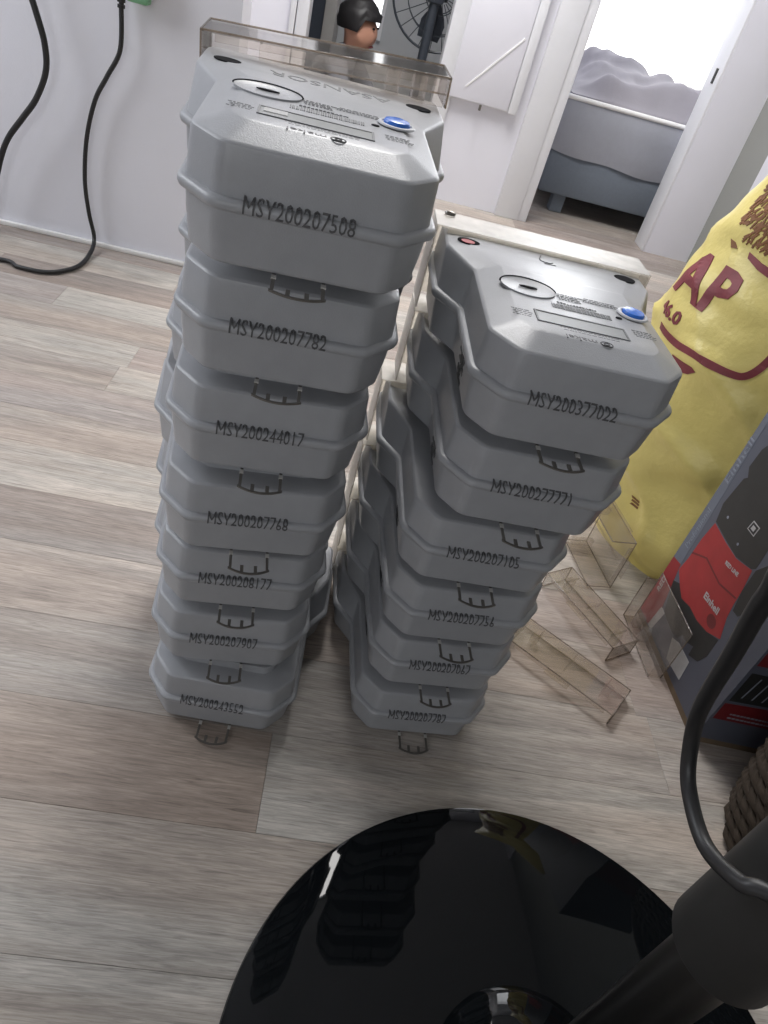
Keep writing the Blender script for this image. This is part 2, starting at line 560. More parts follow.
# side window (outside the frame, where the daylight comes in)
w2 = empty('window_2')
struct(w2)
for (y0, y1, z0, z1) in [(0.70, 0.75, 0.95, 2.15), (1.75, 1.80, 0.95, 2.15), (0.75, 1.75, 0.95, 1.0), (0.75, 1.75, 2.10, 2.15), (1.225, 1.275, 1.0, 2.10)]:
    box('window_frame', XL - 0.08, XL - 0.02, y0, y1, z0, z1, MT['white'], w2)
w4 = empty('fill_window')  # unseen window added behind the camera for frontal fill
struct(w4)
for (x0, x1, z0, z1) in [(-1.2, -1.15, 0.45, 1.65), (0.15, 0.2, 0.45, 1.65), (-1.15, 0.15, 0.45, 0.5), (-1.15, 0.15, 1.6, 1.65)]:
    box('window_frame', x0, x1, YB, YB + 0.03, z0, z1, MT['white'], w4)
box('window_pane', -1.15, 0.15, YB + 0.004, YB + 0.008, 0.5, 1.6, MT['lcd'], w4)
# unseen ceiling panel added for overhead fill light
cl = tag(empty('overhead_fill_panel', (0, 2.3, ZC)), 'flat square white fill panel added on the ceiling above the floor', 'fill panel')
box('fill_panel_body', -0.5, 0.5, -0.5, 0.5, -0.04, -0.0005, MT['white'], cl, bev=0.008)

# casings of the two doorways in the far wall
d1 = struct(empty('door_1'))
for (a, b) in [(-0.345, -0.325), (-0.322, -0.28), (0.211, 0.275)]:
    box('door_casing', a, b, YF - 0.018, YF + 0.10, 0, 2.05, MT['white'], d1, bev=0.003)
box('door_lintel', -0.345, 0.275, YF - 0.018, YF + 0.10, 1.99, 2.05, MT['white'], d1, bev=0.003)
d2 = struct(empty('door_2'))
box('door_casing', 0.565, 0.662, YF - 0.02, YF + 0.005, 0, 2.05, MT['white'], d2, bev=0.003)
box('door_jamb', 0.662, 0.700, YF - 0.012, YF + 0.12, 0, 2.05, MT['white'], d2, bev=0.002)
box('door_jamb', 1.212, 1.222, YF + 0.002, YF + 0.12, 0, 2.05, MT['white'], d2, bev=0.002)
box('door_lintel', 0.565, 1.222, YF - 0.02, YF + 0.12, 2.0, 2.05, MT['white'], d2, bev=0.003)
for z in (0.70, 0.06):
    box('hinge', 0.7002, 0.7025, YF + 0.02, YF + 0.045, z, z + 0.06, MT['sleeve'], d2)
box('strike_plate', 1.2095, 1.2118, YF + 0.04, YF + 0.06, 0.62, 0.67, MT['sleeve'], d2)
# shallow pilaster strip on the right wall
struct(box('trim_1', XR - 0.02, XR, 2.1, 2.85, 0, ZC, MT['wall'], bev=0.003))

# white fuse cabinet on the far wall
fc = tag(empty('fuse_cabinet', (0.395, YF, 0.0)), 'white metal fuse cabinet with a diagonal line on the far wall', 'cabinet')
box('cabinet_body', -0.130, 0.130, -0.022, -0.0005, 0.365, 1.0, MT['white'], fc, bev=0.003)
box('cabinet_frame', 0.100, 0.133, -0.034, -0.0225, 0.362, 1.0, MT['white'], fc, bev=0.004)
box('cabinet_door', -0.130, 0.098, -0.028, -0.0225, 0.368, 1.0, MT['wall'], fc, bev=0.002)
dg = Matrix.Translation((0.004, -0.0285, 0.505)) @ Matrix.Rotation(math.radians(-49.5), 4, 'Y')
box('diagonal_bead', -0.124, 0.124, -0.0025, 0.0005, -0.0025, 0.0025, MT['sheetw'], fc, mtx=dg)
box('cabinet_latch', -0.010, -0.001, -0.036, -0.028, 0.347, 0.366, MT['metal'], fc, bev=0.001)

# ------------------------------------------------------------------ bedroom
bm = bmesh.new()
box_bm(bm, 0.42, 2.7, 5.2, 5.3, 0, 0.12)
box_bm(bm, 0.42, 0.75, 5.2, 5.3, 0.12, 2.42)
box_bm(bm, 2.35, 2.7, 5.2, 5.3, 0.12, 2.42)
box_bm(bm, 0.75, 2.35, 5.2, 5.3, 2.2, 2.42)
struct(bm_obj('wall_bedroom', bm, MT['wall']))
struct(box('wall_bedroom_left', 0.32, 0.42, 3.21, 5.3, 0, 2.42, MT['wall']))
struct(box('wall_bedroom_right', 2.6, 2.7, 3.21, 5.2, 0, 2.42, MT['wall']))
struct(box('ceiling_bedroom', 0.32, 2.7, 3.21, 5.3, 2.42, 2.47, MT['ceiling']))
w1 = struct(empty('window_1', (0, 5.2, 0)))
box('window_pane', 0.78, 2.32, 0.03, 0.035, 0.15, 2.17, MT['sky'], w1)
for (a, b, z0, z1) in [(0.75, 0.80, 0.12, 2.2), (2.30, 2.35, 0.12, 2.2), (0.80, 2.30, 0.12, 0.17), (0.80, 2.30, 2.15, 2.2)]:
    box('window_frame', a, b, 0.0, 0.07, z0, z1, MT['white'], w1)
# sheer curtain on the right of the window
vs, fs = [], []
n = 90
for i in range(n + 1):
    x = 1.72 + 0.78 * i / n
    y = 5.12 + 0.025 * math.sin(i * 0.75) + 0.01 * math.sin(i * 0.31 + 1)
    vs += [(x, y, 0.05), (x, y, 2.3), (x, y + 0.004, 0.05), (x, y + 0.004, 2.3)]
for i in range(n):
    a, b = 4 * i, 4 * i + 4
    fs += [(a, b, b + 1, a + 1), (a + 2, a + 3, b + 3, b + 2), (a, a + 2, b + 2, b), (a + 1, b + 1, b + 3, a + 3)]
fs += [(0, 1, 3, 2), (4 * n, 4 * n + 2, 4 * n + 3, 4 * n + 1)]
tag(mesh_obj('sheer_curtain', vs, fs, MT['curtain'], None, 60), 'sheer cream curtain hanging in folds beside the bright bedroom window', 'curtain')
tr = tag(empty('curtain_rod', (0, 5.12, 2.31)), 'thin metal curtain rod above the bedroom window', 'rod')
tube('rod', [(0.7, 0, 0.012), (2.5, 0, 0.012)], 0.01, MT['metal'], tr)

# bed
bd = tag(empty('bed', (0, 0, 0)), 'bed with a slate base and pale fitted mattress seen through the bedroom doorway', 'bed')
BX0, BX1, BY0, BY1 = 0.76, 2.30, 3.33, 5.0
box('bed_base', BX0, BX1, BY0 + 0.012, BY1, 0.075, 0.262, MT['bedbase'], bd, bev=0.012)
for x, y in ((0.87, 3.40), (2.2, 3.40), (0.87, 4.9), (2.2, 4.9)):
    box('leg', x - 0.028, x + 0.028, y - 0.03, y + 0.03, 0, 0.076, MT['bedbase'], bd, bev=0.004)
# mattress with a fitted cover whose lower hem waves
vs, fs = [], []
n, k = 40, 6
for i in range(n + 1):
    x = BX0 - 0.01 + (BX1 - BX0 + 0.02) * i / n
    hem = 0.235 - 0.012 * math.sin(x * 7.0) - 0.006 * math.sin(x * 17)
    prof = [(BY0 + 0.004, hem), (BY0 - 0.004, hem + 0.05), (BY0 - 0.006, 0.36), (BY0 - 0.004, 0.432), (BY0 + 0.004, 0.445), (BY0 + 0.02, 0.448), (BY1, 0.448), (BY1, hem)]
    vs += [(x, y + (0.003 * math.sin(x * 31 + z * 9) if j < 3 else 0), z) for j, (y, z) in enumerate(prof)]
for i in range(n):
    for j in range(7):
        a = i * 8 + j
        fs.append((a, a + 8, a + 9, a + 1))
    fs.append((i * 8 + 7, i * 8 + 15, i * 8 + 8, i * 8))
fs += [tuple(range(8)), tuple(range(n * 8 + 7, n * 8 - 1, -1))]
mesh_obj('mattress', vs, fs, MT['sheet'], bd, 50)
tube('mattress_piping', [(BX0 - 0.01, BY0 - 0.003, 0.443), (BX1, BY0 - 0.003, 0.443)], 0.009, MT['sheetw'], bd)
# crumpled blanket
vs, fs = [], []
nx, ny = 80, 40


def bl_h(u, v):
    x, y = u * 1.3, v * 0.6
    e = min(1, 6 * min(v, 1 - v)) * min(1, 8 * min(u, 1 - u))
    e = e * e * (3 - 2 * e)
    h = 0.060 + 0.030 * math.sin(5.2 * x + 0.4) + 0.026 * math.sin(13 * x + 9 * y + 1.2)
    h += 0.014 * abs(math.sin(21 * x - 14 * y)) + 0.03 * noise.noise((x * 7, y * 9, 1.7)) + 0.015 * noise.noise((x * 19, y * 15, 5))
    return max(0.004, h * e + 0.004)


for j in range(ny + 1):
    for i in range(nx + 1):
        u, v = i / nx, j / ny
        vs.append((0.77 + 1.45 * u, BY0 + 0.02 + 0.75 * v + 0.012 * math.sin(u * 23), 0.449 + bl_h(u, v)))
nb = len(vs)
for j in range(ny):
    for i in range(nx):
        a = j * (nx + 1) + i
        fs.append((a, a + 1, a + nx + 2, a + nx + 1))
per = [i for i in range(nx + 1)] + [(j * (nx + 1) + nx) for j in range(1, ny + 1)] + [(ny * (nx + 1) + i) for i in range(nx - 1, -1, -1)] + [j * (nx + 1) for j in range(ny - 1, 0, -1)]
for p in per:
    vs.append((vs[p][0], vs[p][1], 0.449))
m_ = len(per)
for q in range(m_):
    fs.append((per[q], nb + q, nb + (q + 1) % m_, per[(q + 1) % m_]))
fs.append(tuple(range(nb + m_ - 1, nb - 1, -1)))
tag(mesh_obj('blanket', vs, fs, MT['blanket'], None, 80), 'crumpled grey lavender blanket heaped on top of the bed', 'blanket')

# ------------------------------------------------------------------ back room seen through the left doorway
struct(box('wall_back_room', -1.5, 0.32, 4.75, 4.85, 0, 2.42, MT['roomgrey']))
struct(box('wall_back_room_left', -1.5, -1.4, 3.21, 4.75, 0, 2.42, MT['roomgrey']))
struct(box('ceiling_back_room', -1.5, 0.32, 3.21, 4.85, 2.42, 2.47, MT['ceiling']))
wd = tag(empty('wardrobe', (-0.36, 4.35, 0)), 'dark navy wardrobe front standing beyond the left doorway', 'wardrobe')
box('wardrobe_body', -0.25, 0.04, 0.0, 0.35, 0, 1.9, MT['navy'], wd, bev=0.004)
box('wardrobe_door', -0.245, -0.02, -0.014, -0.0005, 0.06, 1.88, MT['navy'], wd, bev=0.002)
box('side_panel', 0.041, 0.10, -0.02, 0.35, 0, 1.9, MT['beige'], wd, bev=0.003)
w3 = struct(empty('window_3', (0, 4.745, 0)))
box('window_pane', -0.10, -0.05, -0.012, -0.004, 0.35, 1.6, MT['sky'], w3)
box('window_frame', -0.12, -0.101, -0.02, 0.0, 0.3, 1.65, MT['white'], w3)
box('window_frame', -0.049, -0.03, -0.02, 0.0, 0.3, 1.65, MT['white'], w3)


# ------------------------------------------------------------------ person sitting on the floor beyond the doorway
def skin_obj(name, verts, edges, radii, m, parent, root=0, sub=2):
    me = bpy.data.meshes.new(name)
    me.from_pydata(verts, edges, [])
    me.materials.append(m)
    o = bpy.data.objects.new(name, me)
    COL.objects.link(o)
    md = o.modifiers.new('skin', 'SKIN')
    sl = me.skin_vertices[0].data
    for i, r in enumerate(radii):
        sl[i].radius = (r, r) if not isinstance(r, tuple) else r
        sl[i].use_root = (i == root)
    md.use_smooth_shade = True
    sb = o.modifiers.new('sub', 'SUBSURF')
    sb.levels = sb.render_levels = sub
    dg_ = bpy.context.evaluated_depsgraph_get()
    me2 = bpy.data.meshes.new_from_object(o.evaluated_get(dg_))
    bpy.data.objects.remove(o)
    me2.materials.clear()
    return finish(name, me2, m, parent, 180)


PX, PY = -0.255, 3.62
pr = tag(empty('person', (PX, PY, 0), math.radians(-105)), 'person with short black hair seen low beyond the doorway left of the fuse cabinet', 'person')
# local: faces +y before the root rotation
bv = [(0, 0, 0.10), (0, 0.03, 0.20), (0, 0.08, 0.30), (0, 0.11, 0.335), (0, 0.135, 0.365),
      (-0.10, 0.09, 0.335), (-0.155, 0.16, 0.23), (-0.10, 0.27, 0.16), (0.10, 0.09, 0.335), (0.155, 0.16, 0.23), (0.10, 0.27, 0.16),
      (-0.08, 0.03, 0.09), (-0.26, 0.20, 0.10), (-0.06, 0.31, 0.05), (0.04, 0.33, 0.04), (0.08, 0.03, 0.09), (0.26, 0.20, 0.10), (0.10, 0.36, 0.05), (0.0, 0.40, 0.04)]
be = [(0, 1), (1, 2), (2, 3), (3, 4), (2, 5), (5, 6), (6, 7), (2, 8), (8, 9), (9, 10), (0, 11), (11, 12), (12, 13), (13, 14), (0, 15), (15, 16), (16, 17), (17, 18)]
br = [0.10, 0.10, 0.10, 0.05, 0.042, 0.055, 0.042, 0.03, 0.055, 0.042, 0.03, 0.085, 0.06, 0.045, 0.035, 0.085, 0.06, 0.045, 0.035]
skin_obj('body', bv, be, br, MT['shirt'], pr)
hd = skin_obj('head', [(0, 0.125, 0.345), (0, 0.145, 0.395), (0, 0.15, 0.455), (0, 0.145, 0.50), (0, 0.225, 0.43), (-0.073, 0.14, 0.44), (0.073, 0.14, 0.44)],
              [(0, 1), (1, 2), (2, 3), (2, 4), (2, 5), (2, 6)], [0.042, 0.058, (0.078, 0.078), 0.062, 0.014, 0.016, 0.016], MT['skin'], pr, root=2)
for s in (-1, 1):
    lathe('eye', [(0, 0.005), (0.005, 0.003), (0.006, 0), (0.005, -0.003), (0, -0.005)], MT['hole'], hd, 8, (s * 0.028, 0.215, 0.46))
box('mouth', -0.02, 0.02, 0.205, 0.213, 0.39, 0.396, MT['maroon'], hd, bev=0.002)
vs, fs = [], []
for j in range(13):
    for i in range(24):
        a, t = 2 * math.pi * i / 24, math.pi * 0.62 * j / 12
        r = 0.086 + 0.008 * noise.noise((math.cos(a) * 3, math.sin(a) * 3, t * 4))
        back = 1.0 if math.sin(a) < 0.3 else 0.72
        tt = t * back
        vs.append((r * math.sin(tt) * math.cos(a) * 0.98, 0.140 + 1.08 * r * math.sin(tt) * math.sin(a), 0.470 + r * math.cos(tt)))
for j in range(12):
    for i in range(24):
        fs.append((j * 24 + i, j * 24 + (i + 1) % 24, (j + 1) * 24 + (i + 1) % 24, (j + 1) * 24 + i))
mesh_obj('hair', vs, fs, MT['hair'], hd, 60)
for s in (-1, 1):
    palm = Vector((s * 0.09, 0.285, 0.15))
    hv, he, hr = [palm, palm + Vector((-s * 0.01, 0.045, -0.02))], [(0, 1)], [0.022, 0.026]
    for q in range(5):
        k0 = len(hv)
        off = Vector(((q - 1.5) * 0.014, 0, 0)) if q < 4 else Vector((-s * 0.03, -0.02, 0.005))
        ln = [0.032, 0.038, 0.036, 0.028, 0.03][q]
        p0 = hv[1] + off
        hv += [p0, p0 + Vector((0, ln, -0.012)), p0 + Vector((0, ln * 1.4, -0.035))]
        he += [(1, k0), (k0, k0 + 1), (k0 + 1, k0 + 2)]
        hr += [0.009, 0.008, 0.007]
    skin_obj('hand', hv, he, hr, MT['skin'], pr, 0, 1)

# pedestal fan beyond the doorway
fx, fy, fz = 0.205, 3.90, 0.58
fn_ = tag(empty('pedestal_fan', (fx, fy, 0)), 'dark pedestal fan with a round wire guard beyond the left doorway', 'fan')
lathe('fan_base', [(0, 0), (0.17, 0), (0.175, 0.012), (0.14, 0.028), (0.04, 0.04), (0, 0.04)], MT['fan'], fn_, 32, (-0.03, -0.05, 0))
tube('pole', [(-0.03, -0.05, 0.03), (-0.03, -0.05, fz + 0.42)], 0.021, MT['fan'], fn_, 12)
box('motor_housing', -0.07, 0.01, -0.09, 0.02, fz + 0.0, fz + 0.11, MT['fan'], fn_, bev=0.02)
gd = tube('guard', [(0.215 * math.cos(2 * math.pi * k / 48) * 1.0, 0.05, fz + 0.03 + 0.215 * math.sin(2 * math.pi * k / 48)) for k in range(48)], 0.006, MT['fan'], fn_, 6, True)
for rr, yy in ((0.07, 0.0), (0.15, 0.015), (0.15, 0.085), (0.07, 0.1)):
    tube('guard_ring', [(rr * math.cos(2 * math.pi * k / 32), yy, fz + 0.03 + rr * math.sin(2 * math.pi * k / 32)) for k in range(32)], 0.0025, MT['fan'], gd, 5, True)
for k in range(24):
    a = 2 * math.pi * k / 24
    c, s = math.cos(a), math.sin(a)
    tube('guard_wire', [(0.03 * c, -0.005, fz + 0.03 + 0.03 * s), (0.15 * c, 0.015, fz + 0.03 + 0.15 * s), (0.214 * c, 0.05, fz + 0.03 + 0.214 * s)], 0.0018, MT['fan'], gd, 4)
for k in range(3):
    a0 = 2 * math.pi * k / 3 + 0.4
    vs = []
    for h in (0, 0.003):
        for i in range(6):
            t = i / 5
            for q in (-1, 1):
                r = 0.03 + 0.15 * t
                a = a0 + q * (0.28 + 0.3 * math.sin(math.pi * min(1, t * 1.1)) * 0.8)
                vs.append((r * math.cos(a), 0.05 + 0.02 * q + h, fz + 0.03 + r * math.sin(a)))
    fs = []
    for i in range(5):
        a = 2 * i
        fs += [(a, a + 1, a + 3, a + 2), (a + 12, a + 14, a + 15, a + 13), (a, a + 2, a + 14, a + 12), (a + 1, a + 13, a + 15, a + 3)]
    fs += [(0, 12, 13, 1), (10, 11, 23, 22)]
    mesh_obj('blade', vs, fs, MT['fan'], fn_, 50)
lathe('hub', [(0, -0.02), (0.028, -0.02), (0.034, 0.0), (0.034, 0.03), (0, 0.03)], MT['fan'], fn_, 16, (0, 0.05, fz + 0.03))

# ------------------------------------------------------------------ electricity meters
HW, CX, CY, DX, YN, YS, YBK = 0.090, 0.0265, 0.032, 0.0225, 0.147, 0.181, 0.290
TP = 0.0982
half = [(HW - CX, 0.0), (HW, CY), (HW, YN), (HW + DX, YS), (HW + DX, YBK)]
half_top = [(HW - CX, 0.0), (HW, CY), (HW, 0.157), (HW + DX, 0.212), (HW + DX, YBK)]
RAD = [0.016, 0.018, 0.02, 0.016, 0.012]
SEG = 5


def outline(inset, k_top=0.0):
    hh = [(a[0] + (b[0] - a[0]) * k_top, a[1] + (b[1] - a[1]) * k_top) for a, b in zip(half, half_top)]
    POLY = [Vector((x, y)) for x, y in hh] + [Vector((-x, y)) for x, y in hh[::-1]]
    n = len(POLY)
    off = []
    for i in range(n):
        a, b, c = POLY[i - 1], POLY[i], POLY[(i + 1) % n]
        d1_, d2_ = (b - a).normalized(), (c - b).normalized()
        n1, n2 = Vector((-d1_.y, d1_.x)), Vector((-d2_.y, d2_.x))
        k = (n1 + n2)
        off.append(b + k * (inset / (1 + n1.dot(n2))))
    pts = []
    for i in range(len(half)):
        a, b, c = off[i - 1], off[i], off[i + 1]
        d1_, d2_ = (a - b).normalized(), (c - b).normalized()
        ang = math.acos(max(-1, min(1, d1_.dot(d2_))))
        r = RAD[i] if i in (0, 1, 4) and True else RAD[i]
        t = min(r / math.tan(ang / 2), 0.45 * min((a - b).length, (c - b).length))
        for q in range(SEG + 1):
            u = q / SEG
            p = (1 - u) ** 2 * (b + d1_ * t) + 2 * u * (1 - u) * b + u * u * (b + d2_ * t)
            pts.append((p.x, p.y))
    return pts


def loft(name, rings, m, parent, cap0=True, cap1=True, zmod=None, smooth=26):
    """rings: (z, inset) from low to high; caps are ladders between the two halves"""
    bm = bmesh.new()
    R = []
    for z, ins in rings:
        o = outline(ins, max(0.0, min(1.0, (z - 0.052) / 0.031)))
        zz = [z if zmod is None else zmod(z, p[1]) for p in o]
        right = [bm.verts.new((p[0], p[1], h)) for p, h in zip(o, zz)]
        left = [bm.verts.new((-p[0], p[1], h)) for p, h in zip(o, zz)]
        R.append((right, left))
    n = len(R[0][0])
    for (r0, l0), (r1, l1) in zip(R[:-1], R[1:]):
        A, B = r0 + l0[::-1], r1 + l1[::-1]
        for k in range(2 * n):
            bm.faces.new((A[k], A[(k + 1) % (2 * n)], B[(k + 1) % (2 * n)], B[k]))
    for flag, (r, l) in ((cap0, R[0]), (cap1, R[-1])):
        if flag:
            for k in range(n - 1):
                bm.faces.new((r[k], r[k + 1], l[k + 1], l[k]))
    return bm_obj(name, bm, m, parent, smooth)


BASE = [(0.0, 0.034), (0.0062, 0.033), (0.0063, 0.0125), (0.0068, 0.0102), (0.0085, 0.0090), (0.030, 0.0062), (0.0475, 0.0048)]
RIM = [(z - 0.0055, i) for z, i in [(0.0500, 0.006), (0.0502, 0.0025), (0.0512, 0.0006), (0.0535, -0.0004), (0.0558, -0.0004), (0.0578, 0.0006), (0.0588, 0.0025), (0.0590, 0.006)]]
FRONT = [(0.0515, 0.0048), (0.0660, 0.0054), (0.0825, 0.0061), (0.0844, 0.0066), (0.0857, 0.0078), (0.0864, 0.0096)]
PANEL_Z = 0.0950


def zshelf(z, y):
    t = max(0.0, min(1.0, (y - 0.150) / 0.045))
    t = t * t * (3 - 2 * t)
    if z > 0.0866:
        return z - t * 0.0070
    return z


TOPR = [(0.0943, 0.0290), (PANEL_Z, 0.0310)]
TOPR_STACKED = [(0.0874, 0.0310), (0.0976, 0.0320), (0.0979, 0.0335)]


def prof_y(z):
    best = None
    for L in (BASE, RIM, FRONT):
        for (z0, i0), (z1, i1) in zip(L[:-1], L[1:]):
            if z0 <= z <= z1:
                v = i0 + (i1 - i0) * (z - z0) / max(1e-9, z1 - z0)
                best = v if best is None else min(best, v)
    return best if best is not None else FRONT[-1][1]


def up_side(px, py, z=PANEL_Z):
    # print that reads upside down from the camera
    return lambda a, b, h: (px - a, py - b, z + h)


def make_hanger(parent):
    bm = bmesh.new()
    z0, z1 = 0.0044, 0.0056
    for s in (-1, 1):
        box_bm(bm, s * 0.0175 - 0.0013, s * 0.0175 + 0.0013, -0.014, 0.045, z0, z1)
        box_bm(bm, s * 0.0065 - 0.0016, s * 0.0065 + 0.0016, -0.0180, -0.0095, z0, z1)
    n = 10
    ring = []
    for i in range(n + 1):
        x = -0.0197 + 0.0394 * i / n
        yb = -0.0215 + 0.0065 * (x / 0.0197) ** 2
        ring.append((x, yb, yb + 0.0024))
    V = [[bm.verts.new((x, y, z)) for (y, z) in ((a, z0), (b, z0), (b, z1), (a, z1))] for x, a, b in ring]
    for A, B in zip(V[:-1], V[1:]):
        for k in range(4):
            bm.faces.new((A[k], A[(k + 1) % 4], B[(k + 1) % 4], B[k]))
    bm.faces.new(V[0][::-1])
    bm.faces.new(V[-1])
    hk = bm_obj('hanger_hook', bm, MT['metal'], parent)
    for s in (-1, 1):
        box('hook_pin', s * 0.0175 - 0.0018, s * 0.0175 + 0.0018, 0.0035, 0.0085, z1 - 0.0004, z1 + 0.0008, MT['pin'], hk)
    return hk


def cover_shell(name, m, parent, z0, z1, y0, y1, hw, t=0.0018, lip=True, mtx=None, edge=0.0):
    """clear U-shaped terminal cover: top plate, two sides, end plate, ribs"""
    bm = bmesh.new()
    box_bm(bm, -hw, hw, y0, y1, z1 - t, z1)
    for s in (-1, 1):
        a, b = sorted((s * hw, s * (hw - t)))
        box_bm(bm, a, b, y0, y1, z0, z1 - t)
    box_bm(bm, -hw + t, hw - t, y1 - t, y1, z0, z1 - t)
    if lip:
        box_bm(bm, -hw + 0.012, hw - 0.012, y0, y0 + t, z1 - t - 0.006, z1 - t)
        for x in (-0.06, 0.0, 0.06):
            box_bm(bm, x - 0.001, x + 0.001, y0 + 0.02, y1 - t, z1 - t - 0.004, z1 - t)
    if mtx is not None:
        bmesh.ops.transform(bm, matrix=mtx, verts=bm.verts)
    o = bm_obj(name, bm, m, parent)
    if edge:
        bm = bmesh.new()
        e = edge
        for path in ([(-hw, y0, z0), (-hw, y0, z1), (hw, y0, z1), (hw, y0, z0)], [(-hw, y1, z0), (-hw, y1, z1), (hw, y1, z1), (hw, y1, z0)],
                     [(-hw, y0, z1), (-hw, y1, z1)], [(hw, y0, z1), (hw, y1, z1)], [(-hw, y0, z0), (-hw, y1, z0), (hw, y1, z0), (hw, y0, z0)]):
            P = [Vector(p) for p in path]
            for a, b in zip(P[:-1], P[1:]):
                tube_bm(bm, [a, b], e, 6)
        if mtx is not None:
            bmesh.ops.transform(bm, matrix=mtx, verts=bm.verts)
        bm_obj('cover_edge', bm, MT['edge'], o, 60)
    return o


def ellipse_pts(cx, cy, a, b, n=24, a0=0, a1=2 * math.pi):
    return [(cx + a * math.cos(a0 + (a1 - a0) * i / n), cy + b * math.sin(a0 + (a1 - a0) * i / n)) for i in range(n)]


proto = empty('electricity_meter')
loft('base', BASE, MT['grey'], proto, cap1=False)
loft('rim', RIM, MT['grey'], proto, cap0=False, cap1=False, smooth=60)
loft('front_cover', FRONT + TOPR_STACKED, MT['grey'], proto, cap0=False, zmod=zshelf)
top_cover = loft('front_cover', FRONT + TOPR, MT['grey'], None, cap0=False, zmod=zshelf)
make_hanger(proto)
cover_shell('terminal_cover', MT['frost'], proto, 0.004, 0.0925, 0.246, 0.296, 0.1155)
# paper labels on the left side of base
lx = -(HW - 0.0055)
for (y0, y1, z0, z1) in [(0.066, 0.112, 0.006, 0.046)]:
    lab = mesh_obj('side_label', [(-(HW - prof_y(z)) - d, y, z) for d in (0.0006, -0.0004) for (y, z) in ((y0, z0), (y1, z0), (y1, z1), (y0, z1))],
                   [(0, 1, 2, 3), (7, 6, 5, 4), (0, 4, 5, 1), (1, 5, 6, 2), (2, 6, 7, 3), (3, 7, 4, 0)], MT['label'], proto)
    bm = bmesh.new()
    rr = random.Random(5)
    for k in range(26):
        z = z0 + 0.005 + (z1 - z0 - 0.01) * (k % 9) / 8
        a = y0 + 0.006 + rr.uniform(0, 0.02)
        b = min(y1 - 0.005, a + rr.uniform(0.006, 0.018))
        x = -(HW - prof_y(z)) - 0.0006
        box_bm(bm, x - 0.0003, x + 0.0002, a, b, z - 0.0011, z + 0.0011)
    bm_obj('label_print', bm, MT['panel_dark'], lab)


def serial(parent, txt):
    zc = 0.0515
    return text_plate('serial_number', txt, lambda a, b, h: (a - 0.006, min(prof_y(zc + b + q * 0.0006) for q in (-3, -2, -1, 0, 1, 2, 3)) - h, zc + b), MT['ink'], parent, width=0.074, height=0.0105, th=0.0005, cut=0.0008, axes=(1,), bold=0.0)


